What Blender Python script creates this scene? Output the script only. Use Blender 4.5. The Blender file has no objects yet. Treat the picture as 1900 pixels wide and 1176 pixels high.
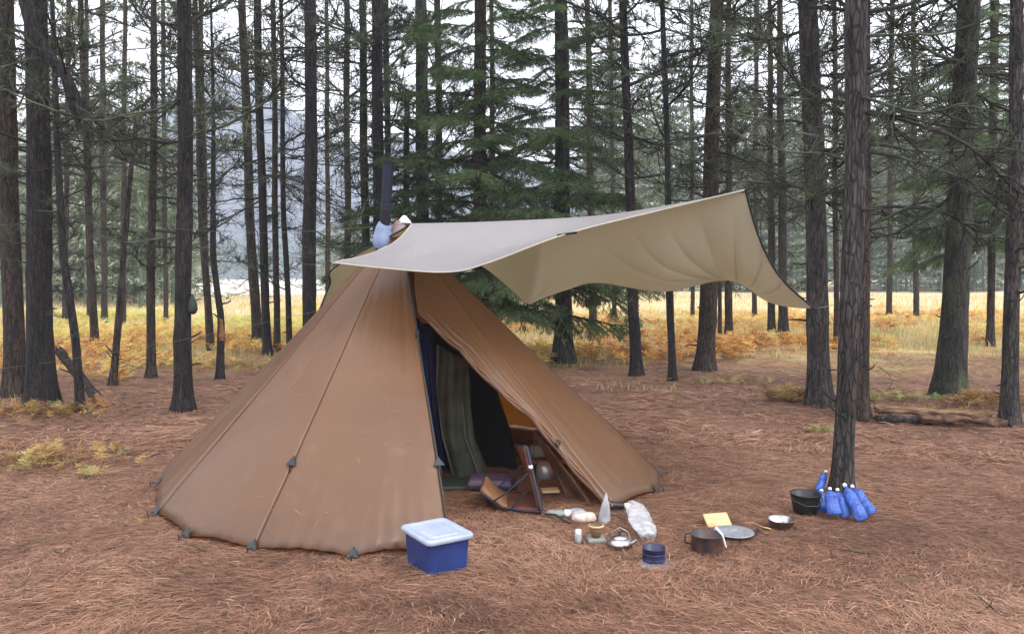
import bpy, math, random
import numpy as np
from mathutils import Vector, Matrix, noise as mnoise
from math import sin, cos, pi, radians, sqrt, atan2, exp, hypot

R = random.Random(7)
NR = np.random.RandomState(11)
sc = bpy.context.scene
C = sc.collection

# ------------------------------------------------------------ camera
F = 1500.0 / 1900.0            # focal length / image width
CAMH = 1.65
PITCH = math.atan((588 - 512) / 1500.0)
cam_d = bpy.data.cameras.new('camera')
cam = bpy.data.objects.new('camera', cam_d)
C.objects.link(cam)
cam_d.sensor_width = 36.0
cam_d.lens = 36.0 * F
cam_d.clip_start = 0.05
cam_d.clip_end = 5000
cam.location = (0, 0, CAMH)
cam.rotation_euler = (pi / 2 - PITCH, 0, 0)
sc.camera = cam

# ------------------------------------------------------------ sky and sun (overcast)
SUN_EL, SUN_AZ = radians(50), radians(122)
w = bpy.data.worlds.new('World')
sc.world = w
w.use_nodes = True
nt = w.node_tree
nt.nodes.clear()
sky = nt.nodes.new('ShaderNodeTexSky')
sky.sky_type = 'NISHITA'
sky.sun_disc = False
sky.sun_elevation = SUN_EL
sky.sun_rotation = SUN_AZ
sky.air_density = 1.2
sky.dust_density = 3.0
hs = nt.nodes.new('ShaderNodeHueSaturation')
hs.inputs['Saturation'].default_value = 0.35
mixw = nt.nodes.new('ShaderNodeMix')
mixw.data_type = 'RGBA'
mixw.inputs['Factor'].default_value = 0.8
tc = nt.nodes.new('ShaderNodeTexCoord')
nz = nt.nodes.new('ShaderNodeTexNoise')
nz.inputs['Scale'].default_value = 2.2
nz.inputs['Detail'].default_value = 4
cr = nt.nodes.new('ShaderNodeValToRGB')
cr.color_ramp.elements[0].position = 0.3
cr.color_ramp.elements[0].color = (9.6, 10.0, 11.3, 1)
cr.color_ramp.elements[1].position = 0.7
cr.color_ramp.elements[1].color = (12.1, 12.3, 13.1, 1)
bg = nt.nodes.new('ShaderNodeBackground')
bg.inputs['Strength'].default_value = 0.13
wo = nt.nodes.new('ShaderNodeOutputWorld')
L = nt.links.new
L(sky.outputs[0], hs.inputs['Color'])
L(tc.outputs['Generated'], nz.inputs['Vector'])
L(nz.outputs['Fac'], cr.inputs[0])
L(hs.outputs[0], mixw.inputs[6])
L(cr.outputs[0], mixw.inputs[7])
L(mixw.outputs[2], bg.inputs['Color'])
L(bg.outputs[0], wo.inputs[0])

sun_d = bpy.data.lights.new('sun', 'SUN')
sun_d.energy = 0.8
sun_d.angle = radians(26)
sun_d.color = (1.0, 0.97, 0.93)
sun = bpy.data.objects.new('sun', sun_d)
C.objects.link(sun)
sdir = Vector((sin(SUN_AZ) * cos(SUN_EL), cos(SUN_AZ) * cos(SUN_EL), sin(SUN_EL)))
sun.rotation_euler = sdir.to_track_quat('Z', 'Y').to_euler()

sc.view_settings.view_transform = 'Standard'
sc.view_settings.look = 'None'
sc.view_settings.gamma = 1
sc.view_settings.use_curve_mapping = False
sc.view_settings.exposure = 1.05
sc.render.engine = 'CYCLES'
sc.cycles.use_denoising = True
sc.cycles.max_bounces = 8
sc.cycles.diffuse_bounces = 3
sc.cycles.glossy_bounces = 3
sc.cycles.transmission_bounces = 6
sc.cycles.transparent_max_bounces = 8
sc.cycles.volume_bounces = 0
sc.cycles.sample_clamp_indirect = 4.0
sc.cycles.caustics_reflective = False
sc.cycles.caustics_refractive = False

# ------------------------------------------------------------ where a direction of view meets the place
def ray(px, py):
    u = (px - 950) / 1500.0
    v = (588 - py) / 1500.0
    cp, sp = cos(PITCH), sin(PITCH)
    return Vector((u, cp + v * sp, -sp + v * cp))
def at(px, py, Y):
    d = ray(px, py)
    return Vector((0, 0, CAMH)) + d * (Y / d.y)
def gnd(px, py):
    d = ray(px, py)
    return Vector((0, 0, CAMH)) + d * (-CAMH / d.z)

# ------------------------------------------------------------ value noise (numpy) for terrain
def _h(ix, iy, seed):
    n = (ix * 374761393 + iy * 668265263 + seed * 144665) & 0x7fffffff
    n = ((n ^ (n >> 13)) * 1274126177) & 0x7fffffff
    return ((n ^ (n >> 16)) & 0xffff) / 65535.0
def vnoise(x, y, seed=0):
    x = np.asarray(x, dtype=np.float64); y = np.asarray(y, dtype=np.float64)
    ix = np.floor(x).astype(np.int64); iy = np.floor(y).astype(np.int64)
    fx = x - ix; fy = y - iy
    fx = fx * fx * (3 - 2 * fx); fy = fy * fy * (3 - 2 * fy)
    a = _h(ix, iy, seed); b = _h(ix + 1, iy, seed); c = _h(ix, iy + 1, seed); d = _h(ix + 1, iy + 1, seed)
    return a * (1 - fx) * (1 - fy) + b * fx * (1 - fy) + c * (1 - fx) * fy + d * fx * fy
def sstep(a, b, x):
    t = np.clip((x - a) / (b - a), 0, 1)
    return t * t * (3 - 2 * t)
def gh(x, y):
    x = np.asarray(x, dtype=np.float64); y = np.asarray(y, dtype=np.float64)
    near = 0.022 * (vnoise(x * 2.1, y * 2.1, 1) - 0.5) + 0.014 * (vnoise(x * 6.5, y * 6.5, 2) - 0.5) + 0.05 * (vnoise(x * 0.45, y * 0.45, 3) - 0.5)
    far = sstep(13, 30, np.hypot(x, y)) * 0.28 * (vnoise(x * 0.16, y * 0.16, 4) - 0.55)
    return near + far
def ghs(x, y): return float(gh(x, y))

# ------------------------------------------------------------ object helpers
def tag(o, label=None, cat=None, group=None, kind=None):
    if label: o['label'] = label
    if cat: o['category'] = cat
    if group: o['group'] = group
    if kind: o['kind'] = kind
    return o
def thing(name, label, cat, loc=(0, 0, 0), rotz=0, group=None):
    o = bpy.data.objects.new(name, None)
    o.empty_display_size = 0.2
    C.objects.link(o)
    o.location = loc
    o.rotation_euler = (0, 0, rotz)
    return tag(o, label, cat, group)

class MB:
    """collects one mesh"""
    def __init__(s):
        s.v = []; s.f = []; s.M = None
    def add(s, vs, fs):
        b = len(s.v)
        if s.M is not None: vs = [s.M @ Vector(p) for p in vs]
        s.v += [tuple(p) for p in vs]
        s.f += [tuple(i + b for i in q) for q in fs]
    def grid(s, rows, close=False):
        n = len(rows[0]); vs = [p for r in rows for p in r]; fs = []
        for i in range(len(rows) - 1):
            for j in range(n if close else n - 1):
                k = (j + 1) % n
                fs.append((i * n + j, i * n + k, (i + 1) * n + k, (i + 1) * n + j))
        s.add(vs, fs)
    def box(s, c, d, rz=0, bev=0.0):
        x, y, z = d[0] / 2, d[1] / 2, d[2] / 2
        if bev <= 0:
            vs = [(-x, -y, -z), (x, -y, -z), (x, y, -z), (-x, y, -z), (-x, -y, z), (x, -y, z), (x, y, z), (-x, y, z)]
            fs = [(0, 3, 2, 1), (4, 5, 6, 7), (0, 1, 5, 4), (1, 2, 6, 5), (2, 3, 7, 6), (3, 0, 4, 7)]
            m = Matrix.Translation(c) @ Matrix.Rotation(rz, 4, 'Z')
            s.add([m @ Vector(p) for p in vs], fs)
        else:
            def ring(ax, ay, zz, r):
                out = []
                for k, (sx, sy) in enumerate(((1, 1), (-1, 1), (-1, -1), (1, -1))):
                    for a in (0, 30, 60, 90):
                        t = radians(a + 90 * k)
                        out.append((sx * (ax - r) + r * cos(t), sy * (ay - r) + r * sin(t), zz))
                return out
            b = bev
            rows = [ring(x - b * .7, y - b * .7, -z, b * .6), ring(x, y, -z + b, b), ring(x, y, z - b, b), ring(x - b * .7, y - b * .7, z, b * .6)]
            m = Matrix.Translation(c) @ Matrix.Rotation(rz, 4, 'Z')
            rows = [[m @ Vector(p) for p in r] for r in rows]
            s.grid(rows, True)
            n = 16
            s.add(rows[0], [tuple(range(n - 1, -1, -1))])
            s.add(rows[-1], [tuple(range(n))])
    def lathe(s, prof, seg=28, c=(0, 0, 0), cap=False, sq=(1, 1)):
        rows = []
        for r, z in prof:
            rows.append([(c[0] + r * cos(2 * pi * k / seg) * sq[0], c[1] + r * sin(2 * pi * k / seg) * sq[1], c[2] + z) for k in range(seg)])
        s.grid(rows, True)
        if cap: s.add(rows[-1], [tuple(range(seg))])
    def tube(s, pts, rad, seg=6, caps=True, sq=1.0, up=None):
        pts = [Vector(p) for p in pts]
        n = len(pts)
        if not hasattr(rad, '__len__'): rad = [rad] * n
        rows = []
        ref = Vector(up) if up else Vector((0.31, 0.17, 0.93))
        for i, p in enumerate(pts):
            t = (pts[min(i + 1, n - 1)] - pts[max(i - 1, 0)])
            if t.length < 1e-9: t = Vector((0, 0, 1))
            t.normalize()
            a = t.cross(ref)
            if a.length < 1e-3: a = t.cross(Vector((1, 0, 0)))
            a.normalize(); b = t.cross(a)
            rows.append([p + a * (rad[i] * cos(2 * pi * k / seg)) + b * (rad[i] * sq * sin(2 * pi * k / seg)) for k in range(seg)])
        s.grid(rows, True)
        if caps:
            s.add(rows[0], [tuple(range(seg))])
            s.add(rows[-1], [tuple(range(seg - 1, -1, -1))])
    def build(s, name, m, parent=None, smooth=True, loc=None):
        me = bpy.data.meshes.new(name)
        me.from_pydata(s.v, [], s.f)
        me.materials.append(m)
        if smooth: me.polygons.foreach_set('use_smooth', [True] * len(me.polygons))
        me.update()
        return link(name, me, parent, loc)

def link(name, me, parent=None, loc=None):
    o = bpy.data.objects.new(name, me)
    C.objects.link(o)
    if parent: o.parent = parent
    if loc is not None: o.location = loc
    return o

def np_mesh(name, V, Fc, m, attr=None, smooth=False):
    """V (n,3), Fc (m,k) -> mesh; attr per-vertex float"""
    me = bpy.data.meshes.new(name)
    nv, nf, k = len(V), len(Fc), Fc.shape[1]
    me.vertices.add(nv); me.vertices.foreach_set('co', V.astype(np.float32).ravel())
    me.loops.add(nf * k); me.loops.foreach_set('vertex_index', Fc.astype(np.int32).ravel())
    me.polygons.add(nf); me.polygons.foreach_set('loop_start', (np.arange(nf) * k).astype(np.int32))
    try: me.polygons.foreach_set('loop_total', np.full(nf, k, dtype=np.int32))
    except Exception: pass
    if smooth: me.polygons.foreach_set('use_smooth', np.ones(nf, dtype=bool))
    me.materials.append(m)
    if attr is not None:
        a = me.attributes.new('tint', 'FLOAT', 'POINT')
        a.data.foreach_set('value', attr.astype(np.float32))
    me.update(calc_edges=True)
    me.validate()
    return me

def solid(o, t, off=0):
    md = o.modifiers.new('thickness', 'SOLIDIFY'); md.thickness = t; md.offset = off
    return o

# ------------------------------------------------------------ materials
MATS = {}
def mat(name, col, rough=0.7, metal=0.0, spec=0.5, col2=None, scale=8.0, stretch=(1, 1, 1), detail=5, bump=0.0, bscale=None,
        lo=0.35, hi=0.65, coat=0.0, transl=None, attr_ramp=None, objrand=0.0, bdist=0.01, sheen=0.0, alpha=None):
    m = bpy.data.materials.new(name)
    m.use_nodes = True
    n = m.node_tree.nodes; l = m.node_tree.links.new
    p = n['Principled BSDF']; out = n['Material Output']
    p.inputs['Roughness'].default_value = rough
    p.inputs['Metallic'].default_value = metal
    p.inputs['Specular IOR Level'].default_value = spec
    p.inputs['Coat Weight'].default_value = coat
    if sheen: p.inputs['Sheen Weight'].default_value = sheen
    tcn = n.new('ShaderNodeTexCoord'); mp = n.new('ShaderNodeMapping')
    mp.inputs['Scale'].default_value = stretch
    l(tcn.outputs['Object'], mp.inputs['Vector'])
    colout = None
    if attr_ramp:
        at_ = n.new('ShaderNodeAttribute'); at_.attribute_name = 'tint'
        rp = n.new('ShaderNodeValToRGB')
        e = rp.color_ramp.elements
        while len(e) < len(attr_ramp): e.new(0.5)
        for i, (pos, cc) in enumerate(attr_ramp):
            e[i].position = pos; e[i].color = (*cc, 1)
        l(at_.outputs['Fac'], rp.inputs[0]); colout = rp.outputs[0]
    elif col2:
        ns = n.new('ShaderNodeTexNoise'); ns.inputs['Scale'].default_value = scale; ns.inputs['Detail'].default_value = detail
        l(mp.outputs[0], ns.inputs['Vector'])
        rp = n.new('ShaderNodeValToRGB')
        rp.color_ramp.elements[0].position = lo; rp.color_ramp.elements[0].color = (*col, 1)
        rp.color_ramp.elements[1].position = hi; rp.color_ramp.elements[1].color = (*col2, 1)
        l(ns.outputs['Fac'], rp.inputs[0]); colout = rp.outputs[0]
    else:
        p.inputs['Base Color'].default_value = (*col, 1)
    if objrand and colout:
        oi = n.new('ShaderNodeObjectInfo'); hv = n.new('ShaderNodeHueSaturation')
        mr = n.new('ShaderNodeMapRange'); mr.inputs[3].default_value = 1 - objrand; mr.inputs[4].default_value = 1 + objrand
        l(oi.outputs['Random'], mr.inputs[0]); l(mr.outputs[0], hv.inputs['Value']); l(colout, hv.inputs['Color'])
        colout = hv.outputs[0]
    if colout: l(colout, p.inputs['Base Color'])
    bn = None
    if bump:
        nb = n.new('ShaderNodeTexNoise'); nb.inputs['Scale'].default_value = bscale or scale * 2; nb.inputs['Detail'].default_value = 6
        l(mp.outputs[0], nb.inputs['Vector'])
        bn = n.new('ShaderNodeBump'); bn.inputs['Strength'].default_value = bump; bn.inputs['Distance'].default_value = bdist
        l(nb.outputs['Fac'], bn.inputs['Height']); l(bn.outputs[0], p.inputs['Normal'])
    if transl:
        tr = n.new('ShaderNodeBsdfTranslucent'); tr.inputs['Color'].default_value = (*transl[1], 1)
        if colout and len(transl) > 2: l(colout, tr.inputs['Color'])
        if bn: l(bn.outputs[0], tr.inputs['Normal'])
        mx = n.new('ShaderNodeMixShader'); mx.inputs[0].default_value = transl[0]
        l(p.outputs[0], mx.inputs[1]); l(tr.outputs[0], mx.inputs[2]); l(mx.outputs[0], out.inputs[0])
    if alpha is not None: p.inputs['Alpha'].default_value = alpha
    MATS[name] = m
    return m

def bark_mat(name, dark, light, moss=None, mosslo=0.55, sc_=1.0):
    m = bpy.data.materials.new(name); m.use_nodes = True
    n = m.node_tree.nodes; l = m.node_tree.links.new; p = n['Principled BSDF']
    p.inputs['Roughness'].default_value = 0.85; p.inputs['Specular IOR Level'].default_value = 0.25
    tcn = n.new('ShaderNodeTexCoord')
    def tex(scale, st, detail=6, kind='ShaderNodeTexNoise'):
        mp = n.new('ShaderNodeMapping'); mp.inputs['Scale'].default_value = st
        l(tcn.outputs['Object'], mp.inputs['Vector'])
        t = n.new(kind); t.inputs['Scale'].default_value = scale
        if kind == 'ShaderNodeTexNoise': t.inputs['Detail'].default_value = detail; t.inputs['Roughness'].default_value = 0.65
        l(mp.outputs[0], t.inputs['Vector']); return t
    plates = tex(30 * sc_, (1, 1, 0.22), kind='ShaderNodeTexVoronoi'); plates.feature = 'DISTANCE_TO_EDGE'
    fib = tex(26 * sc_, (1, 1, 0.14), 8)
    big = tex(2.6, (1, 1, 0.6), 4)
    rp = n.new('ShaderNodeValToRGB')
    rp.color_ramp.elements[0].position = 0.35; rp.color_ramp.elements[0].color = (*dark, 1)
    rp.color_ramp.elements[1].position = 0.68; rp.color_ramp.elements[1].color = (*light, 1)
    l(fib.outputs['Fac'], rp.inputs[0])
    gr = n.new('ShaderNodeMapRange'); gr.inputs[1].default_value = 0.0; gr.inputs[2].default_value = 0.16; gr.inputs[3].default_value = 0.4; gr.inputs[4].default_value = 1.0
    l(plates.outputs['Distance'], gr.inputs[0])
    mu = n.new('ShaderNodeMix'); mu.data_type = 'RGBA'; mu.blend_type = 'MULTIPLY'; mu.inputs['Factor'].default_value = 1.0
    l(rp.outputs[0], mu.inputs[6]); l(gr.outputs[0], mu.inputs[7])
    col = mu.outputs[2]
    mr = n.new('ShaderNodeMapRange'); mr.inputs[1].default_value = 0.3; mr.inputs[2].default_value = 0.7; mr.inputs[3].default_value = 0.65; mr.inputs[4].default_value = 1.35
    l(big.outputs['Fac'], mr.inputs[0])
    hv = n.new('ShaderNodeHueSaturation'); l(mr.outputs[0], hv.inputs['Value']); l(col, hv.inputs['Color']); col = hv.outputs[0]
    if moss:
        ms = tex(3.4, (1, 1, 0.45), 7)
        r2 = n.new('ShaderNodeMapRange'); r2.inputs[1].default_value = mosslo; r2.inputs[2].default_value = mosslo + 0.12; r2.inputs[4].default_value = 0.75
        l(ms.outputs['Fac'], r2.inputs[0])
        mx = n.new('ShaderNodeMix'); mx.data_type = 'RGBA'; mx.inputs[7].default_value = (*moss, 1)
        l(r2.outputs[0], mx.inputs['Factor']); l(col, mx.inputs[6]); col = mx.outputs[2]
    l(col, p.inputs['Base Color'])
    ad = n.new('ShaderNodeMath'); ad.operation = 'ADD'
    m1 = n.new('ShaderNodeMath'); m1.operation = 'MULTIPLY'; m1.inputs[1].default_value = 0.7
    l(gr.outputs[0], m1.inputs[0]); l(m1.outputs[0], ad.inputs[0]); l(fib.outputs['Fac'], ad.inputs[1])
    bn = n.new('ShaderNodeBump'); bn.inputs['Strength'].default_value = 1.0; bn.inputs['Distance'].default_value = 0.03
    l(ad.outputs[0], bn.inputs['Height']); l(bn.outputs[0], p.inputs['Normal'])
    return m

M = {}
M['bark_grey'] = bark_mat('bark_grey', (0.011, 0.009, 0.009), (0.105, 0.089, 0.085))
M['bark_dark'] = bark_mat('bark_dark', (0.006, 0.005, 0.006), (0.050, 0.041, 0.042))
M['bark_brown'] = bark_mat('bark_brown', (0.018, 0.013, 0.011), (0.105, 0.074, 0.060), moss=(0.065, 0.075, 0.045), mosslo=0.58)
M['bark_moss'] = bark_mat('bark_moss', (0.016, 0.015, 0.012), (0.080, 0.072, 0.062), moss=(0.070, 0.095, 0.042), mosslo=0.50)
M['twig'] = mat('dead_twig_bark', (0.018, 0.016, 0.013), 0.9, col2=(0.105, 0.125, 0.080), scale=3.0, lo=0.40, hi=0.66, spec=0.2)
M['twig_dark'] = mat('dark_twig_bark', (0.014, 0.012, 0.010), 0.9, col2=(0.045, 0.042, 0.034), scale=3.0, spec=0.2)
M['pine'] = mat('pine_needles_green', (0.075, 0.095, 0.052), 0.7, col2=(0.17, 0.20, 0.12), scale=2.5, spec=0.3, transl=(0.35, (0.12, 0.15, 0.08), 1), objrand=0.4)
M['spruce'] = mat('spruce_needles_green', (0.060, 0.110, 0.038), 0.65, col2=(0.20, 0.28, 0.13), scale=4.0, spec=0.3, transl=(0.35, (0.08, 0.14, 0.05), 1), objrand=0.3)
M['farwood'] = mat('far_wood_green', (0.035, 0.050, 0.030), 0.8, col2=(0.075, 0.085, 0.050), scale=0.25, spec=0.2, attr_ramp=[(0.0, (0.09, 0.125, 0.080)), (0.5, (0.20, 0.25, 0.165)), (0.85, (0.30, 0.34, 0.23)), (1.0, (0.42, 0.20, 0.09))])
# ------------------------------------------------------------ ground
def ground_material():
    m = bpy.data.materials.new('forest_floor'); m.use_nodes = True
    n = m.node_tree.nodes; l = m.node_tree.links.new; p = n['Principled BSDF']
    p.inputs['Roughness'].default_value = 0.9; p.inputs['Specular IOR Level'].default_value = 0.2
    g = n.new('ShaderNodeNewGeometry')
    sp = n.new('ShaderNodeSeparateXYZ'); l(g.outputs['Position'], sp.inputs[0])
    def noise(scale, detail=5, st=(1, 1, 1), rot=0):
        mp = n.new('ShaderNodeMapping'); mp.inputs['Scale'].default_value = st; mp.inputs['Rotation'].default_value = (0, 0, rot)
        l(g.outputs['Position'], mp.inputs['Vector'])
        t = n.new('ShaderNodeTexNoise'); t.inputs['Scale'].default_value = scale; t.inputs['Detail'].default_value = detail
        l(mp.outputs[0], t.inputs['Vector']); return t.outputs['Fac']
    def ramp(src, a, ca, b, cb):
        r = n.new('ShaderNodeValToRGB'); r.color_ramp.elements[0].position = a; r.color_ramp.elements[0].color = (*ca, 1)
        r.color_ramp.elements[1].position = b; r.color_ramp.elements[1].color = (*cb, 1); l(src, r.inputs[0]); return r.outputs[0]
    def mix(f, a, b, mode='MIX'):
        x = n.new('ShaderNodeMix'); x.data_type = 'RGBA'; x.blend_type = mode
        if isinstance(f, float): x.inputs['Factor'].default_value = f
        else: l(f, x.inputs['Factor'])
        for i, c in ((6, a), (7, b)):
            if isinstance(c, tuple): x.inputs[i].default_value = (*c, 1)
            else: l(c, x.inputs[i])
        return x.outputs[2]
    def mr(src, a, b, lo=0.0, hi=1.0):
        x = n.new('ShaderNodeMapRange'); x.interpolation_type = 'SMOOTHSTEP'
        x.inputs[1].default_value = a; x.inputs[2].default_value = b; x.inputs[3].default_value = lo; x.inputs[4].default_value = hi
        l(src, x.inputs[0]); return x.outputs[0]
    def ma(op, a, b):
        x = n.new('ShaderNodeMath'); x.operation = op
        for i, c in ((0, a), (1, b)):
            if isinstance(c, (int, float)): x.inputs[i].default_value = c
            else: l(c, x.inputs[i])
        return x.outputs[0]
    # litter, built of crossed fibre noises
    f1 = noise(9, 6, (1, 9, 1), 0.5); f2 = noise(9, 6, (1, 9, 1), 2.1); f3 = noise(9, 6, (1, 9, 1), 1.3)
    fib = ma('MAXIMUM', ma('MAXIMUM', f1, f2), f3)
    lit = ramp(fib, 0.48, (0.080, 0.042, 0.028), 0.72, (0.35, 0.187, 0.122))
    lit = mix(mr(noise(0.8, 4), 0.45, 0.7), lit, ramp(fib, 0.48, (0.055, 0.028, 0.018), 0.72, (0.28, 0.135, 0.080)))
    lit = mix(mr(noise(3.2, 6), 0.60, 0.72, 0, 0.55), lit, (0.085, 0.060, 0.045))
    # grass and moss over far litter
    gr = ramp(noise(1.3, 7), 0.35, (0.45, 0.25, 0.10), 0.65, (0.48, 0.40, 0.18))
    gr = mix(mr(noise(0.33, 5), 0.50, 0.66), gr, (0.30, 0.29, 0.09))
    wob = ma('MULTIPLY', ma('SUBTRACT', noise(0.22, 4), 0.5), 14.0)
    wob2 = ma('MULTIPLY', ma('SUBTRACT', noise(1.1, 4), 0.5), 5.0)
    dist = ma('ADD', ma('ADD', sp.outputs['Y'], wob), wob2)
    col = mix(mr(dist, 12.5, 19), lit, gr)
    straw = ramp(noise(0.5, 6), 0.35, (0.56, 0.44, 0.20), 0.65, (0.70, 0.57, 0.34))
    col = mix(mr(dist, 22, 38), col, straw)
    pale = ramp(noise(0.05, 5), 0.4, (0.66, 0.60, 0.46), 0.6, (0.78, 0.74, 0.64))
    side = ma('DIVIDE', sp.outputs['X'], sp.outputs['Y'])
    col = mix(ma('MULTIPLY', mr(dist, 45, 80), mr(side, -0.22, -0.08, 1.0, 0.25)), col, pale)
    # dark green spots scattered by noise over the whole ground
    col = mix(mr(noise(2.3, 6), 0.66, 0.72, 0, 0.35), col, (0.10, 0.13, 0.06))
    l(col, p.inputs['Base Color'])
    bn = n.new('ShaderNodeBump'); bn.inputs['Strength'].default_value = 0.8; bn.inputs['Distance'].default_value = 0.02
    l(fib, bn.inputs['Height']); l(bn.outputs[0], p.inputs['Normal'])
    return m
M['ground'] = ground_material()

def axis(lo, hi, step, n, reach):
    a = np.arange(lo, hi + step / 2, step)
    g = np.cumsum(step * 1.16 ** np.arange(1, n))
    g = g[g < reach]
    return np.concatenate([(lo - g)[::-1], a, hi + g])
gx = axis(-9, 9, 0.09, 70, 1500)
gy = axis(1.5, 16, 0.09, 70, 1500)
GX, GY = np.meshgrid(gx, gy)
GZ = gh(GX, GY)
V = np.stack([GX.ravel(), GY.ravel(), GZ.ravel()], 1)
nx, ny = len(gx), len(gy)
I = np.arange(nx * ny).reshape(ny, nx)
Fq = np.stack([I[:-1, :-1].ravel(), I[:-1, 1:].ravel(), I[1:, 1:].ravel(), I[1:, :-1].ravel()], 1)
tag(link('ground', np_mesh('ground', V, Fq, M['ground'], smooth=True)), kind='structure')

# far hill, its forest painted paler and bluer to add distance haze
M['hill'] = mat('hill_haze_tint', (0.085, 0.105, 0.150), 0.9, col2=(0.150, 0.175, 0.225), scale=0.03, spec=0.1, bump=0.6, bscale=0.12, bdist=3)
hx = np.linspace(-640, 400, 90); hy = np.linspace(400, 670, 40)
HX, HY = np.meshgrid(hx, hy)
ridge = 108 * np.exp(-((HX + 215) / 150.0) ** 2) + 36 * np.exp(-((HX - 40) / 130.0) ** 2) + 25
HZ = ridge * sstep(405, 560, HY) * (0.82 + 0.36 * vnoise(HX / 60, HY / 60, 9)) + 6 * vnoise(HX / 14, HY / 14, 10) - 5
I = np.arange(HX.size).reshape(HX.shape)
Fq = np.stack([I[:-1, :-1].ravel(), I[:-1, 1:].ravel(), I[1:, 1:].ravel(), I[1:, :-1].ravel()], 1)
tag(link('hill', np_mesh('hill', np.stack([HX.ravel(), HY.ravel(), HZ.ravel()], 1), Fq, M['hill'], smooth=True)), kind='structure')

# haze box
hz = MB(); hz.box((-150, 330, 89), (1400, 700, 180))
hm = bpy.data.materials.new('haze_air'); hm.use_nodes = True
hm.node_tree.nodes.remove(hm.node_tree.nodes['Principled BSDF'])
pv = hm.node_tree.nodes.new('ShaderNodeVolumePrincipled')
pv.inputs['Color'].default_value = (0.90, 0.95, 1.0, 1)
pv.inputs['Density'].default_value = HAZE = 0.0012
hm.node_tree.links.new(pv.outputs[0], hm.node_tree.nodes['Material Output'].inputs['Volume'])
tag(hz.build('haze', hm, smooth=False), kind='stuff')

# ------------------------------------------------------------ blades helper (vectorised)
def blades(P, D, U, wid, bend=None):
    """P base, D tip vector, U side unit vector, wid -> quads tapering: 4 verts 2 tris"""
    n = len(P)
    w = (U * (wid[:, None] / 2))
    mid = P + D * 0.5
    if bend is not None: mid = mid + bend
    V = np.stack([P - w * 0.7, P + w * 0.7, mid + w, mid - w, P + D], 1).reshape(-1, 3)
    b = np.arange(n) * 5
    T = np.concatenate([np.stack([b, b + 1, b + 2], 1), np.stack([b, b + 2, b + 3], 1), np.stack([b + 3, b + 2, b + 4], 1)])
    return V, T

# pine litter: fallen needles
M['litter'] = mat('fallen_needles', (0.3, 0.2, 0.1), 0.75, spec=0.3, attr_ramp=[(0.0, (0.040, 0.019, 0.011)), (0.30, (0.15, 0.071, 0.044)), (0.62, (0.335, 0.172, 0.105)), (0.92, (0.44, 0.262, 0.176)), (1.0, (0.52, 0.37, 0.25))])
def litter(n, dmin, dmax, ln, wd, pw, seed):
    r = np.random.RandomState(seed)
    u = r.rand(n)
    e = 2 - pw
    d = (dmin ** e + u * (dmax ** e - dmin ** e)) ** (1 / e)
    th = (r.rand(n) - 0.5) * radians(84)
    x = d * np.sin(th); y = d * np.cos(th)
    keep = (vnoise(x * 1.7, y * 1.7, 21) > 0.05 + 0.2 * r.rand(n))
    x, y, d = x[keep], y[keep], d[keep]; n = len(x)
    a = r.rand(n) * 2 * pi
    al = vnoise(x * 1.1, y * 1.1, 22) * 2 * pi
    a = np.where(r.rand(n) < 0.55, al + r.randn(n) * 0.45, a)
    L_ = ln * (0.55 + 0.8 * r.rand(n)); pit = r.randn(n) * 0.09
    pile = 0.012 * r.rand(n) ** 1.5
    z = gh(x, y) + 0.003 + pile
    D = np.stack([np.cos(a) * L_, np.sin(a) * L_, pit * L_], 1)
    P = np.stack([x, y, z], 1) - D * 0.5
    P[:, 2] = np.maximum(P[:, 2], z - 0.001); 
    U = np.stack([-np.sin(a), np.cos(a), r.randn(n) * 0.3], 1)
    bd = np.stack([-np.sin(a), np.cos(a), 0.35 + 0 * a], 1) * (r.randn(n) * 0.12 * L_)[:, None]
    bd[:, 2] = np.abs(bd[:, 2])
    V, T = blades(P, D, U, wd * (0.6 + 0.8 * r.rand(n)), bd)
    t = 0.30 + 0.42 * r.rand(n) + 0.5 * (vnoise(x * 0.8, y * 0.8, 23) - 0.5) + 0.25 * (vnoise(x * 5, y * 5, 24) - 0.5)
    t = np.where(r.rand(n) < 0.02, 0.97, t); t = np.where(r.rand(n) < 0.10, 0.08, t)
    return V, T, np.repeat(np.clip(t, 0, 1), 5)
parts = [litter(270000, 2.6, 9.5, 0.10, 0.0024, 1.7, 31), litter(90000, 8, 19, 0.17, 0.007, 1.1, 32)]
off = 0; VV = []; TT = []; AA = []
for v, t, a in parts:
    VV.append(v); TT.append(t + off); AA.append(a); off += len(v)
tag(link('pine_litter', np_mesh('pine_litter', np.concatenate(VV), np.concatenate(TT), M['litter'], np.concatenate(AA))),
    'brown fallen pine needles covering the whole forest floor', 'pine needles', kind='stuff')
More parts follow.
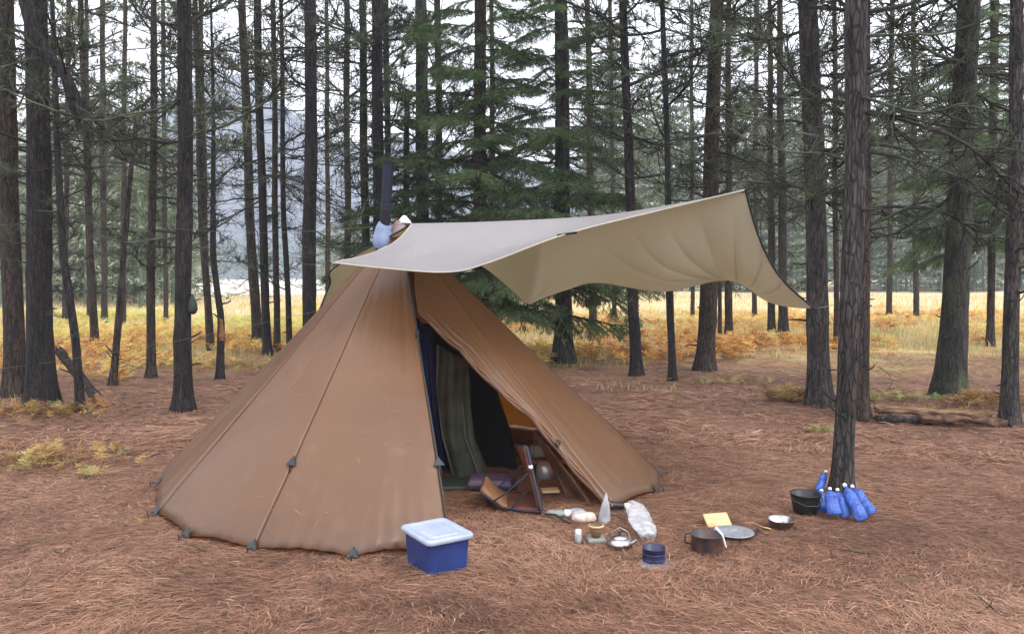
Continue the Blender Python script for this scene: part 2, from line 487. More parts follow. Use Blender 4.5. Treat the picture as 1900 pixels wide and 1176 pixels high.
# ------------------------------------------------------------ bracken and grass
FERN_RAMP = [(0.0, (0.18, 0.080, 0.030)), (0.30, (0.52, 0.23, 0.070)), (0.55, (0.70, 0.40, 0.120)), (0.78, (0.74, 0.60, 0.18)), (1.0, (0.50, 0.54, 0.15))]
M['bracken'] = mat('bracken_leaf', (0.4, 0.2, 0.05), 0.75, spec=0.25, attr_ramp=FERN_RAMP, transl=(0.3, (0.4, 0.2, 0.05), 1))
M['grass'] = mat('dry_grass', (0.5, 0.4, 0.2), 0.75, spec=0.25, attr_ramp=[(0.0, (0.22, 0.24, 0.08)), (0.35, (0.42, 0.36, 0.13)), (0.7, (0.58, 0.44, 0.22)), (1.0, (0.68, 0.55, 0.36))], transl=(0.25, (0.4, 0.3, 0.1), 1))
def fronds(x, y, z, size, tint, r, k=11):
    """each frond: arched rib with k pairs of tapering leaflets"""
    n = len(x)
    a = r.rand(n) * 2 * pi
    lean = 0.55 + 0.75 * r.rand(n)
    Vs = []; Ts = []; As = []; off = 0
    dirx, diry = np.cos(a), np.sin(a)
    def rib(t):
        out = size * (0.15 * t + lean * 0.75 * t * t)
        up = size * (0.95 * t - 0.45 * t * t * lean)
        return np.stack([x + dirx * out, y + diry * out, z + up], 1)
    side = np.stack([-diry, dirx, 0 * a], 1)
    # rib
    P0 = rib(0.0); P1 = rib(1.0)
    V, T = blades(P0, P1 - P0, side, 0.012 * size / 0.5 + 0 * size, rib(0.5) - (P0 + P1) / 2)
    Vs.append(V); Ts.append(T); As.append(np.repeat(tint * 0.6, 5)); off += len(V)
    for i in range(k):
        t = 0.28 + 0.70 * i / k
        P = rib(t); Pn = rib(t + 0.05); fw = Pn - P
        fw /= np.linalg.norm(fw, axis=1)[:, None]
        ll = size * 0.40 * (1 - t) ** 0.75 + size * 0.03
        for s in (-1, 1):
            D = (side * s * 0.9 + fw * 0.45 + r.randn(n, 3) * 0.24)
            D[:, 2] -= 0.18 * r.rand(n)
            D = D * ll[:, None]
            V, T = blades(P, D, fw, size * (0.5 / k) + 0 * a, None)
            Vs.append(V); Ts.append(T + off); As.append(np.repeat(np.clip(tint + 0.12 * r.randn(n), 0, 1), 5)); off += len(V)
    return np.concatenate(Vs), np.concatenate(Ts), np.concatenate(As)
def scatter(n, dmin, dmax, half, r, pw=1.0):
    e = 2 - pw; u = r.rand(n)
    d = (dmin ** e + u * (dmax ** e - dmin ** e)) ** (1 / e)
    th = (r.rand(n) * 2 - 1) * radians(half)
    return d * np.sin(th), d * np.cos(th)
r = np.random.RandomState(5)
x, y = scatter(17000, 12.8, 42, 40, r, 1.2)
ang = x / y
edge = 14.2 + 3.0 * (vnoise(x * 0.35, y * 0.35, 41) - 0.5) * 2 + np.where(ang > 0.05, 1.7, 0.0) - np.where(ang < -0.25, 0.8, 0)
dens = vnoise(x * 0.42, y * 0.42, 42) * 0.6 + vnoise(x * 1.3, y * 1.3, 43) * 0.4
keep = (y > edge) & (dens > 0.43 + np.where(ang > 0, 0.01, 0.0) + 0.20 * sstep(26, 42, y))
x, y = x[keep], y[keep]
# fronds grow in tufts: pull towards cell centres
cx = np.round(x / 0.55 + r.randn(len(x)) * 0.1) * 0.55; x = x * 0.55 + cx * 0.45
t = 0.42 + 0.16 * r.randn(len(x)) + np.where((x / y) < -0.2, 0.34, 0.0) * sstep(17, 24, y) + 0.5 * (vnoise(x * 0.3, y * 0.3, 44) - 0.5) + 0.16 * sstep(22, 40, y)
size = (0.28 + 0.30 * r.rand(len(x))) * (1 - 0.3 * sstep(17, 13, y))
V, T, A = fronds(x, y, gh(x, y), size, np.clip(t + 0.06, 0.03, 1), r, 9)
tag(link('bracken', np_mesh('bracken', V, T, M['bracken'], A)), 'orange and yellow autumn bracken spreading over the clearing behind the tent', 'bracken', kind='stuff')

x, y = scatter(85000, 10.5, 75, 42, r, 1.4)
dn = vnoise(x * 0.6, y * 0.6, 45)
keep = (y > 16.5 + 6 * (vnoise(x * 0.3, y * 0.3, 46) - 0.5)) | ((dn > 0.68) & (r.rand(len(x)) < 0.6))
x, y = x[keep], y[keep]; n = len(x)
a = r.rand(n) * 2 * pi; hgt = (0.14 + 0.20 * r.rand(n)) * (0.40 + 0.6 * sstep(13, 24, y))
D = np.stack([np.cos(a) * hgt * 0.5, np.sin(a) * hgt * 0.5, hgt], 1)
U = np.stack([-np.sin(a), np.cos(a), 0 * a], 1)
V, T = blades(np.stack([x, y, gh(x, y) - 0.01], 1), D, U, 0.003 + 0.0006 * y + 0 * a, np.stack([-np.cos(a), -np.sin(a), 0 * a], 1) * (hgt * 0.12)[:, None])
t = 0.45 + 0.45 * sstep(16, 36, y) + 0.2 * r.randn(n) + 0.35 * (vnoise(x * 0.2, y * 0.2, 47) - 0.5)
tag(link('meadow_grass', np_mesh('meadow_grass', V, T, M['grass'], np.repeat(np.clip(t, 0, 1), 5))), 'dry straw coloured grass of the meadow behind the trees', 'grass', kind='stuff')

M['bracken_dull'] = mat('withered_bracken_leaf', (0.3, 0.2, 0.1), 0.8, spec=0.2, attr_ramp=[(0.0, (0.10, 0.050, 0.024)), (0.35, (0.30, 0.15, 0.055)), (0.6, (0.42, 0.28, 0.10)), (0.85, (0.42, 0.38, 0.15)), (1.0, (0.20, 0.28, 0.09))], transl=(0.25, (0.3, 0.2, 0.08), 1))
def fern_clump(pts, label, n, size, tint, seed, rx=0.3, ry=0.25):
    r = np.random.RandomState(seed)
    c = gnd(*pts)
    x = r.randn(n) * rx * 0.5; y = r.randn(n) * ry * 0.5
    s = size * (0.45 + 0.65 * r.rand(n))
    z = gh(x + c.x, y + c.y)
    V, T, A = fronds(x, y, z, s, np.clip(tint + 0.20 * r.randn(n), 0, 1), r, 14)
    o = link('fern_clump', np_mesh('fern_clump', V, T, M['bracken_dull'], A), None, (c.x, c.y, 0))
    tag(o, label, 'fern', 'clumps of bracken near the camp')
fern_clump((60, 775), 'low rusty orange fern clump at the foot of the two thick left trunks', 90, 0.30, 0.35, 61, 1.0, 0.45)
fern_clump((120, 768), 'small yellow fern clump below the bent dead sapling', 30, 0.24, 0.62, 62, 0.5, 0.2)
fern_clump((55, 862), 'yellow dry fern clump by itself at the left edge of the picture', 130, 0.24, 0.46, 63, 0.8, 0.5)
fern_clump((170, 888), 'tiny sparse yellow fern sprig left of the tent', 14, 0.18, 0.72, 64, 0.10, 0.06)
fern_clump((1464, 742), 'rounded orange fern clump left of the thick trunk beside the tarp corner', 70, 0.36, 0.50, 65, 0.42, 0.3)
fern_clump((1835, 755), 'brown and yellow fern clump behind the rotten log', 50, 0.38, 0.42, 66, 0.55, 0.35)
fern_clump((1652, 742), 'pale grassy fern clump between two right hand trunks', 40, 0.26, 0.86, 67, 0.6, 0.25)
fern_clump((1590, 765), 'small pale yellow sprig at the foot of the rear right trunk', 16, 0.22, 0.74, 68, 0.25, 0.12)
fern_clump((575, 690), 'yellow green fern patch touching the left slope of the tent', 60, 0.34, 0.84, 69, 0.8, 0.6)
fern_clump((1370, 712), 'short green and yellow fern patch right of the flared trunk', 40, 0.22, 0.85, 70, 0.9, 0.4)
fern_clump((1755, 745), 'bright green small fern at the foot of the widest right trunk', 18, 0.26, 0.98, 71, 0.3, 0.15)
fern_clump((450, 690), 'orange fern patch beside the short broken stump', 60, 0.36, 0.48, 72, 0.9, 0.5)
fern_clump((1520, 800), 'flat green weed patch on open needles', 30, 0.15, 1.0, 73, 0.18, 0.08)
fern_clump((248, 972), 'tiny green weed beside the left tent stake', 10, 0.07, 1.0, 74, 0.1, 0.06)

# ------------------------------------------------------------ branch meshes (shared)
def gen_axis(r, start, d, length, nseg, wig, curve):
    pts = [Vector(start)]; d = Vector(d).normalized()
    for i in range(nseg):
        d = (d + Vector((r.gauss(0, wig), r.gauss(0, wig), r.gauss(0, wig) + curve)) ).normalized()
        pts.append(pts[-1] + d * (length / nseg))
    return pts
def twig_dir(r, t, ang, roll):
    t = t.normalized(); a = t.cross(Vector((0, 0, 1)))
    if a.length < 0.1: a = Vector((0, 1, 0))
    a.normalize(); b = t.cross(a)
    s = a * cos(roll) + b * sin(roll)
    return t * cos(ang) + s * sin(ang)
def make_dead(seed, dense=1.0):
    r = random.Random(seed); mb = MB()
    curve = r.choice((-0.06, 0.06, 0.02, -0.03, 0.09, 0.0))
    main = gen_axis(r, (0, 0, 0), (1, 0, r.uniform(-0.25, 0.35)), 1.0, 9, 0.13, curve)
    n = len(main)
    mb.tube(main, [0.0110 * (1 - i / n) ** 0.8 + 0.0022 for i in range(n)], 5)
    for k in range(int(12 * dense)):
        i = r.randint(1, n - 2); l1 = r.uniform(0.18, 0.55) * (1.1 - i / n)
        d = twig_dir(r, main[i + 1] - main[i], r.uniform(0.5, 1.1), r.choice((0, pi)) + r.gauss(0, 0.6))
        s1 = gen_axis(r, main[i], d, l1, 5, 0.17, r.uniform(-0.12, 0.12))
        mb.tube(s1, [0.0056, 0.005, 0.0042, 0.0036, 0.003, 0.002], 3, False)
        for q in range(r.randint(2, 4)):
            j = r.randint(1, 4)
            d2 = twig_dir(r, s1[j + 1 if j < 5 else j] - s1[j - 1], r.uniform(0.5, 1.0), r.uniform(0, 2 * pi))
            s2 = gen_axis(r, s1[j], d2, r.uniform(0.06, 0.20), 3, 0.2, 0)
            mb.tube(s2, [0.004, 0.0034, 0.0028, 0.0018], 3, False)
    return mb
def mesh_of(mb, name, mats):
    me = bpy.data.meshes.new(name); me.from_pydata(mb.v, [], mb.f)
    for m_ in mats: me.materials.append(m_)
    me.polygons.foreach_set('use_smooth', [True] * len(me.polygons)); me.update()
    return me
DEAD = [mesh_of(make_dead(100 + i, 1.0 + 0.5 * (i % 3)), 'dead_branch', [M['twig'] if i % 3 else M['twig_dark']]) for i in range(14)]

def make_stub(seed):
    r = random.Random(seed); mb = MB(); n = 4
    p = gen_axis(r, (-0.02, 0, 0), (1, 0, 0.2), r.uniform(0.08, 0.2), n, 0.2, 0)
    mb.tube(p, [0.016, 0.011, 0.009, 0.008, r.uniform(0.002, 0.007)], 6); return mb
STUB = [mesh_of(make_stub(150 + i), 'stub', [M['twig_dark'] if i % 2 else M['twig']]) for i in range(6)]
def tuft_tris(r, vs, fs, mi, c, d, n, ln, wd, spread):
    d = d.normalized()
    for _ in range(n):
        v = (d + Vector((r.gauss(0, spread), r.gauss(0, spread), r.gauss(0, spread)))).normalized() * ln * r.uniform(0.6, 1.1)
        s = v.cross(Vector((r.gauss(0, 1), r.gauss(0, 1), r.gauss(0, 1)))).normalized() * wd / 2
        b = len(vs); base = c + v * 0.05
        vs += [tuple(base - s), tuple(base + s), tuple(c + v)]
        fs.append((b, b + 1, b + 2)); mi.append(1)
def make_pine(seed):
    r = random.Random(seed); mb = MB()
    main = gen_axis(r, (0, 0, 0), (1, 0, r.uniform(0.0, 0.3)), 1.0, 8, 0.10, r.uniform(-0.06, 0.08)); n = len(main)
    mb.tube(main, [0.013 * (1 - i / n) + 0.003 for i in range(n)], 4)
    tips = []
    for k in range(12):
        i = r.randint(2, n - 2); l1 = r.uniform(0.16, 0.42) * (1.15 - i / n)
        d = twig_dir(r, main[i + 1] - main[i], r.uniform(0.6, 1.1), r.choice((0, pi)) + r.gauss(0, 0.5))
        s1 = gen_axis(r, main[i], d, l1, 4, 0.14, 0.05)
        mb.tube(s1, [0.005, 0.0042, 0.0036, 0.003, 0.002], 3, False)
        tips += [(s1[4], s1[4] - s1[3]), (s1[3], s1[3] - s1[2])]
        for q in range(2):
            j = r.randint(1, 3); s2 = gen_axis(r, s1[j], twig_dir(r, s1[j + 1] - s1[j], 0.8, r.uniform(0, 6.3)), r.uniform(0.06, 0.15), 2, 0.1, 0.1)
            mb.tube(s2, [0.003, 0.0025, 0.002], 3, False); tips.append((s2[2], s2[2] - s2[1]))
    tips.append((main[-1], main[-1] - main[-2]))
    vs, fs = list(mb.v), list(mb.f); mi = [0] * len(fs)
    for c, d in tips:
        tuft_tris(r, vs, fs, mi, c, d, 15, 0.105, 0.0085, 0.55)
    me = bpy.data.meshes.new('pine_bough'); me.from_pydata(vs, [], fs)
    me.materials.append(M['twig_dark']); me.materials.append(M['pine']); me.polygons.foreach_set('material_index', mi); me.update()
    return me
PINE = [make_pine(200 + i) for i in range(8)]
def make_spruce(seed):
    r = random.Random(seed); mb = MB()
    droop = r.uniform(-0.05, -0.02)
    main = gen_axis(r, (0, 0, 0), (1, 0, 0.10), 1.0, 10, 0.035, droop); n = len(main)
    main[-1].z += 0.02
    mb.tube(main, [0.010 * (1 - i / n) + 0.002 for i in range(n)], 4)
    lines = [(main[5:], 1.0)]
    for i in range(2, n):
        for s in (-1, 1):
            for q in range(2):
                f = r.random(); p = main[i - 1].lerp(main[i], f); t = (main[i] - main[i - 1]).normalized()
                u = (i - 1 + f) / n
                ll = 0.46 * (1 - u) ** 0.7 * min(1, u * 3.2) * r.uniform(0.7, 1.15) + 0.05
                side = Vector((-t.y, t.x, 0)).normalized() * s
                d = t * r.uniform(0.55, 0.8) + side * 0.85 + Vector((0, 0, r.uniform(-0.30, 0.02)))
                ax = gen_axis(r, p, d, ll, 4, 0.05, -0.07)
                mb.tube(ax, [0.0035, 0.003, 0.0026, 0.0022, 0.0015], 3, False)
                lines.append((ax, 1.0))
                for j in (1, 2, 3):
                    for s2 in (-1, 1):
                        if ll < 0.14: continue
                        tt = (ax[j + 1] - ax[j]).normalized(); sd = Vector((-tt.y, tt.x, 0)).normalized() * s2
                        a2 = gen_axis(r, ax[j], tt * 0.8 + sd * 0.7 + Vector((0, 0, -0.22)), ll * 0.33 * (1.2 - j * 0.2), 2, 0.05, -0.10)
                        lines.append((a2, 0.8))
    vs, fs = list(mb.v), list(mb.f); mi = [0] * len(fs)
    for ax, k in lines:
        for a, b in zip(ax[:-1], ax[1:]):
            L_ = (b - a).length; m_ = max(2, int(L_ / 0.017)); t = (b - a).normalized()
            for q in range(m_):
                c = a.lerp(b, (q + r.random()) / m_)
                for z in range(2):
                    o_ = Vector((r.gauss(0, 1), r.gauss(0, 1), r.gauss(0, 0.8)))
                    o_ = (o_ - t * o_.dot(t)).normalized()
                    v = (t * 0.8 + o_ * 0.8) * r.uniform(0.026, 0.044)
                    s = v.cross(o_ + Vector((0.1, 0.2, 0.3))).normalized() * 0.0042
                    bi = len(vs); vs += [tuple(c - s), tuple(c + s), tuple(c + v)]; fs.append((bi, bi + 1, bi + 2)); mi.append(1)
    me = bpy.data.meshes.new('spruce_bough'); me.from_pydata(vs, [], fs)
    me.materials.append(M['twig_dark']); me.materials.append(M['spruce']); me.polygons.foreach_set('material_index', mi); me.update()
    return me
SPRUCE = [make_spruce(300 + i) for i in range(6)]

# ------------------------------------------------------------ trees
def trunk_mesh(axis_pts, radii, r0, seed, ridge=0.07, seg=18, flare=0.45, res=0.16, knots=6):
    """axis through axis_pts (z rising); furrowed cross-section"""
    rr = random.Random(seed)
    P = [Vector(p) for p in axis_pts]; zs = [p.z for p in P]; H = zs[-1]
    def interp(z, arr):
        for i in range(len(zs) - 1):
            if z <= zs[i + 1] or i == len(zs) - 2:
                t = (z - zs[i]) / (zs[i + 1] - zs[i]); return arr[i] * (1 - t) + arr[i + 1] * t
    kn = [(rr.uniform(0.5, min(6, H)), rr.uniform(0, 2 * pi), rr.uniform(0.5, 1)) for _ in range(knots)]
    rows = []; z = -0.12; sx, sy = rr.uniform(0, 50), rr.uniform(0, 50)
    nl = rr.randint(4, 6); ph = rr.uniform(0, 6)
    while True:
        zz = min(z, H); c = interp(max(zz, 0), P); rad = interp(max(zz, 0), radii); row = []
        c = Vector((c.x + 0.012 * sin(zz * 1.3 + sx) * min(1, zz if zz > 0 else 0), c.y, zz))
        fl = flare * exp(-max(zz, 0) / (1.6 * r0 + 0.04))
        for k in range(seg):
            a = 2 * pi * k / seg
            nn = mnoise.noise(Vector((cos(a) * 2.6 + sx, sin(a) * 2.6 + sy, zz * 1.1))) * ridge * 1.6 + mnoise.noise(Vector((cos(a) * 7 + sx, sin(a) * 7 + sy, zz * 3.5))) * ridge
            f = 1 + nn + fl * (1 + 0.55 * sin(nl * a + ph))
            for kz, ka, ks in kn:
                dz = (zz - kz) / 0.07; da = (a - ka + pi) % (2 * pi) - pi
                f += 0.20 * ks * exp(-dz * dz - (da / 0.35) ** 2)
            row.append(c + Vector((cos(a), sin(a), 0)) * rad * f)
        rows.append(row)
        if z >= H: break
        z += res * (0.35 if z < 0.5 else 1.0 if z < 7 else 3.0)
    mb = MB(); mb.grid(rows, True); mb.add(rows[-1], [tuple(range(seg))])
    return mb

def place(me, name, parent, loc, az, tilt, s, rr):
    o = link(name, me, parent, loc)
    o.rotation_euler = (rr.uniform(-0.5, 0.5), -tilt, az)
    o.scale = (s, s * rr.choice((-1, 1)), s)
    return o

TREES = 0
def tree(px, py, wb, topx, wt, label, bark='bark_grey', H=None, mids=None, dead=3.2, deadz=(1.3, 7.5), live=18, livez=None,
         name='pine_tree', group='pine trees around the camp', blen=(0.7, 1.9), snag=None, cat='tree', ridge=0.07, lean_y=0.0, seg=18):
    """px,py = foot; wb,wt = trunk widths seen low down and at the frame's top"""
    global TREES; TREES += 1
    rr = random.Random(1000 + TREES)
    wb *= 0.86; wt *= 0.88
    b = gnd(px, py); d = b.y
    b.z = ghs(b.x, b.y)
    sc_ = d / 1500.0
    top = at(topx, 0, d + lean_y) if snag is None else at(snag[0], snag[1], d + lean_y)
    rb = wb * sc_ / 2; rt = wt * sc_ / 2
    T = thing(name, label, cat, tuple(b), 0, group)
    zt = top.z - b.z
    pts = [Vector((0, 0, 0))]; rad = [rb]
    for m_ in (mids or []):
        q = at(m_[0], m_[1], d + lean_y * 0.5) - b; pts.append(q); rad.append(rb + (rt - rb) * q.z / zt)
    pts.append(top - b); rad.append(rt)
    if snag is None:
        H = H or max(zt + 3.0, rr.uniform(13, 17))
        dv = (pts[-1] - pts[-2]) / (pts[-1].z - pts[-2].z)
        extra = H - zt
        pts.append(pts[-1] + Vector((dv.x * extra * 0.5, dv.y * extra * 0.5, extra))); rad.append(max(0.025, rt * 0.25))
    else: H = zt
    trunk_mesh(pts, rad, rb, TREES, ridge=ridge, seg=seg).build('trunk', M[bark], T)
    def axis_at(z):
        for i in range(len(pts) - 1):
            if z <= pts[i + 1].z or i == len(pts) - 2:
                t = (z - pts[i].z) / (pts[i + 1].z - pts[i].z); return pts[i].lerp(pts[i + 1], t), rad[i] * (1 - t) + rad[i + 1] * t
    if d < 17:
        for k in range(int(5 + 16 * rr.random())):
            z = rr.uniform(0.35, 4.5); c, ra = axis_at(min(z, H)); az = rr.uniform(0, 6.28); s = rr.uniform(0.5, 1.5)
            o = link('stub', rr.choice(STUB), T, c + Vector((cos(az), sin(az), 0)) * ra * 0.85); o.rotation_euler = (rr.uniform(0, 6), rr.uniform(-0.7, 0.3), az); o.scale = (s, s, s)
    zmax = min(deadz[1], H - 0.1)
    nd = int(dead * 1.35 * max(0, zmax - deadz[0]))
    for k in range(nd):
        z = rr.uniform(deadz[0], zmax)
        if deadz[0] < 2.2 and rr.random() < 0.5 * exp(-(z - deadz[0]) / 0.8): continue
        c, ra = axis_at(z); az = rr.uniform(0, 2 * pi)
        s = rr.uniform(*blen) * min(1.0, 0.45 + z / 7)
        loc = c + Vector((cos(az), sin(az), 0)) * ra * 0.8
        place(rr.choice(DEAD), 'branch', T, loc, az, rr.gauss(0.05, 0.28), s, rr)
    if live and snag is None:
        z0, z1 = livez or (7.0, H)
        gap = px < 700
        if d > 15.5: z0 = min(z0, 6.5 if gap else 3.6); live = int(live * (0.7 if gap else 0.8))
        elif d > 12 and not gap: z0 = min(z0, 4.8); live = int(live * 1.2)
        for k in range(live):
            z = z0 + (z1 - z0) * (k + rr.random()) / live
            c, ra = axis_at(min(z, H)); az = k * 2.4 + rr.uniform(-0.4, 0.4)
            s = rr.uniform(1.1, 2.1) * (1.0 - 0.6 * (z - z0) / max(0.1, z1 - z0))
            place(rr.choice(PINE), 'bough', T, c + Vector((cos(az), sin(az), 0)) * ra * 0.7, az, rr.gauss(0.15, 0.25), s, rr)
    return T

SHADE = dict(live=16)
# the thick trunks close to the camp, left to right
tree(28, 735, 42, 8, 32, 'tall straight trunk nearest the left edge of the picture', 'bark_brown', dead=4.5, live=14, livez=(4.2, 14))
tree(78, 757, 52, 66, 42, 'thick dark rough trunk, second from the left edge', 'bark_dark', dead=4.5, live=14, livez=(5.0, 14))
tree(150, 766, 19, 95, 9, 'thin bent dead sapling with side twigs, in front of the leaning log', 'bark_dark', mids=[(140, 640), (118, 470)], dead=3.5, deadz=(0.9, 6), live=6, blen=(0.4, 1.1), name='dead_sapling')
tree(177, 651, 17, 150, 11, 'slim trunk leaning left behind the bent sapling', 'bark_brown', mids=[(168, 480)], live=22, livez=(5, 14))
tree(209, 716, 16, 252, 8, 'broken leaning snag tilting right with a pale splintered top', 'bark_brown', snag=(252, 225), dead=1.2, deadz=(1.0, 3.4), live=0, blen=(0.4, 0.9), name='snag')
tree(280, 703, 19, 286, 12, 'slim straight trunk between the leaning snag and the black trunk', 'bark_brown', dead=4.5)
tree(340, 763, 35, 343, 29, 'black straight trunk with a small dark bag hanging on it', 'bark_dark', dead=4.5, deadz=(1.9, 7.5))
tree(386, 625, 11, 372, 8, 'very thin pole trunk just right of the hanging bag', 'bark_brown', live=20, livez=(5, 14))
tree(391, 652, 16, 362, 11, 'slim trunk leaning left, right of the black trunk', 'bark_brown', mids=[(376, 440)], live=20, livez=(6, 14))
tree(408, 706, 17, 392, 4, 'dead thin trunk with a rust coloured broken scar low down', 'bark_dark', mids=[(411, 590), (397, 480)], dead=3, live=0, H=7, blen=(0.4, 1.2), name='dead_tree')
tree(478, 644, 21, 449, 15, 'straight trunk at the left of the close group of four', 'bark_brown', mids=[(464, 400)], live=16, livez=(8, 15))
tree(497, 663, 18, 477, 15, 'trunk second in the close group of four left of the tent', 'bark_dark', mids=[(487, 400)], live=14, livez=(8, 15))
tree(514, 655, 14, 507, 10, 'slim trunk third in the close group of four left of the tent', 'bark_brown', live=14, livez=(8, 15))
tree(538, 664, 13, 521, 8, 'thin dark trunk at the right of the close group of four', 'bark_dark', mids=[(527, 400)], live=12, livez=(8, 15))
tree(574, 672, 31, 577, 23, 'dark thick trunk standing right beside the left slope of the tent', 'bark_dark', dead=4.0, deadz=(1.8, 7.5))
tree(609, 602, 11, 606, 8, 'thin trunk seen just left of the tarp corner', 'bark_brown', live=18, livez=(7, 15))
tree(646, 625, 15, 643, 12, 'slim trunk rising behind the left corner of the tarp', 'bark_brown', live=18, livez=(6, 15))
tree(681, 655, 18, 672, 15, 'mossy trunk rising just left of the stove pipe', 'bark_moss', live=14, livez=(7, 15))
tree(704, 665, 26, 700, 22, 'dark thick trunk directly behind the stove pipe', 'bark_dark', dead=4, live=14)
tree(723, 640, 13, 716, 12, 'thin trunk pressed close to the dark one behind the stove pipe', 'bark_dark', live=14)
tree(786, 650, 30, 781, 24, 'thick trunk behind the tent peak among green boughs', 'bark_grey', dead=4, live=14)
tree(818, 640, 16, 812, 13, 'slim brown trunk right of the tent peak', 'bark_brown', live=14)
tree(919, 650, 14, 911, 9, 'thin trunk close beside the spruce trunk', 'bark_brown', live=14)
tree(1101, 632, 18, 1090, 11, 'slim trunk under the right part of the green spruce boughs', 'bark_brown', live=24, livez=(6, 15))
tree(1181, 695, 25, 1157, 16, 'dark trunk leaning left, standing behind the middle of the tarp', 'bark_dark', mids=[(1167, 330)], dead=4.5)
tree(1248, 704, 17, 1230, 10, 'slim dark trunk leaning left, behind the middle of the tarp', 'bark_dark', mids=[(1238, 330)], dead=4.5)
tree(1309, 687, 38, 1329, 27, 'thick brown trunk with flared foot, under the high tarp corner', 'bark_brown', mids=[(1320, 330)], dead=4.5)
tree(1336, 634, 9, 1325, 6, 'very thin trunk tucked behind the flared brown trunk', 'bark_brown', live=14)
tree(1352, 634, 17, 1352, 10, 'slim trunk seen below the pleated edge of the tarp', 'bark_brown', live=24, livez=(6, 15))
tree(1432, 628, 17, 1428, 9, 'left one of two slim trunks below the lowest tarp edge', 'bark_brown', live=24, livez=(5, 14))
tree(1454, 629, 20, 1446, 11, 'right one of two slim trunks below the lowest tarp edge', 'bark_grey', live=24, livez=(5, 14))
tree(1522, 751, 45, 1500, 37, 'thick grey trunk that the lowest tarp corner points to', 'bark_grey', mids=[(1510, 350)], dead=5, deadz=(2.2, 8), blen=(0.8, 2.2))
tree(1552, 648, 12, 1548, 9, 'thin trunk visible in the gap between two thick right trunks', 'bark_brown', live=20, livez=(6, 14))
FRONT = tree(1562, 912, 41, 1592, 44, 'nearest trunk, with blue water bottles heaped round its foot', 'bark_grey', mids=[(1573, 600), (1588, 320)], dead=5.5, deadz=(2.3, 5.2), live=14, livez=(5.5, 13), blen=(0.7, 1.7), ridge=0.05, seg=26)
tree(1598, 777, 31, 1604, 26, 'brown trunk half hidden behind the nearest trunk', 'bark_brown', dead=5, deadz=(2.2, 8), blen=(0.8, 2.2))
tree(1760, 739, 56, 1797, 43, 'widest trunk on the right, flaring at its foot behind the rotten log', 'bark_moss', mids=[(1784, 350)], dead=5.5, deadz=(1.9, 8), blen=(0.8, 2.3))
tree(1874, 786, 33, 1888, 25, 'straight grey trunk nearest the right edge of the picture', 'bark_grey', dead=5, deadz=(2.0, 7), blen=(0.7, 1.9))
# slimmer trees further back, each seen through a gap
for a in [(12, 604, 14, 14, 10, 'distant thin trunk at the very left edge behind the first trunk'),
          (165, 596, 9, 160, 8, 'distant thin trunk left of the leaning slim trunk'),
          (194, 598, 13, 190, 10, 'distant pale grey trunk right of the leaning slim trunk'),
          (228, 604, 12, 232, 9, 'distant reddish trunk right beside the leaning snag'),
          (120, 600, 11, 128, 9, 'distant trunk behind the bent sapling'),
          (308, 598, 10, 302, 8, 'distant slim trunk between slim straight trunk and black trunk'),
          (1285, 592, 9, 1283, 7, 'distant thin trunk left of the flared brown trunk'),
          (1400, 598, 11, 1404, 9, 'distant slim trunk left of the pair below the tarp edge'),
          (1650, 590, 12, 1655, 10, 'distant slim trunk left of the widest right trunk'),
          (1700, 596, 12, 1694, 9, 'distant slim trunk close to the widest right trunk'),
          (1840, 594, 11, 1850, 9, 'distant slim trunk left of the grey trunk at the right edge'),
          (1140, 600, 10, 1132, 8, 'distant thin trunk left of the dark leaning trunk')]:
    tree(*a, 'bark_brown', live=34, livez=(4.6, 17), dead=0.6, group='distant pines at the edge of the meadow', seg=10)

# ------------------------------------------------------------ spruces in the middle
def spruce(px, py, wb, topx, wt, label, z0, z1, nb, bark, smax, side=None):
    global TREES
    T = tree(px, py, wb, topx, wt, label, bark, live=0, dead=1.2, deadz=(1.2, 4), name='spruce_tree', group='green spruces behind the tent', H=z1 + 0.4)
    rr = random.Random(px)
    b = T.location; d = b.y
    top = at(topx, 0, d) - b
    for k in range(nb):
        f = (k + rr.random() * 0.6) / nb
        z = z0 + (z1 - z0) * f ** 1.15
        c = top * (z / top.z); az = k * 2.399 + rr.uniform(-0.35, 0.35)
        s = smax * (1 - 0.66 * f) * rr.uniform(0.72, 1.12) + 0.25
        o = link('bough', rr.choice(SPRUCE), T, (c.x, c.y, z))
        o.rotation_euler = (rr.uniform(-0.2, 0.2), rr.uniform(-0.05, 0.22) - 0.12 * f, az)
        o.scale = (s, s * rr.choice((-1, 1)), s)
    return T
spruce(893, 668, 31, 890, 24, 'large green spruce rising behind the tarp, left of two', 1.1, 8.6, 80, 'bark_brown', 2.45)
spruce(1046, 671, 38, 1041, 27, 'green spruce with a stout bare foot, right of two behind the tarp', 1.4, 7.4, 56, 'bark_grey', 2.2)
spruce(752, 655, 18, 757, 8, 'young green spruce behind the stove pipe', 1.3, 5.2, 40, 'bark_brown', 1.5)
spruce(1838, 640, 16, 1842, 10, 'green spruce filling the gap at the right edge of the picture', 2.4, 9.5, 80, 'bark_brown', 2.3)

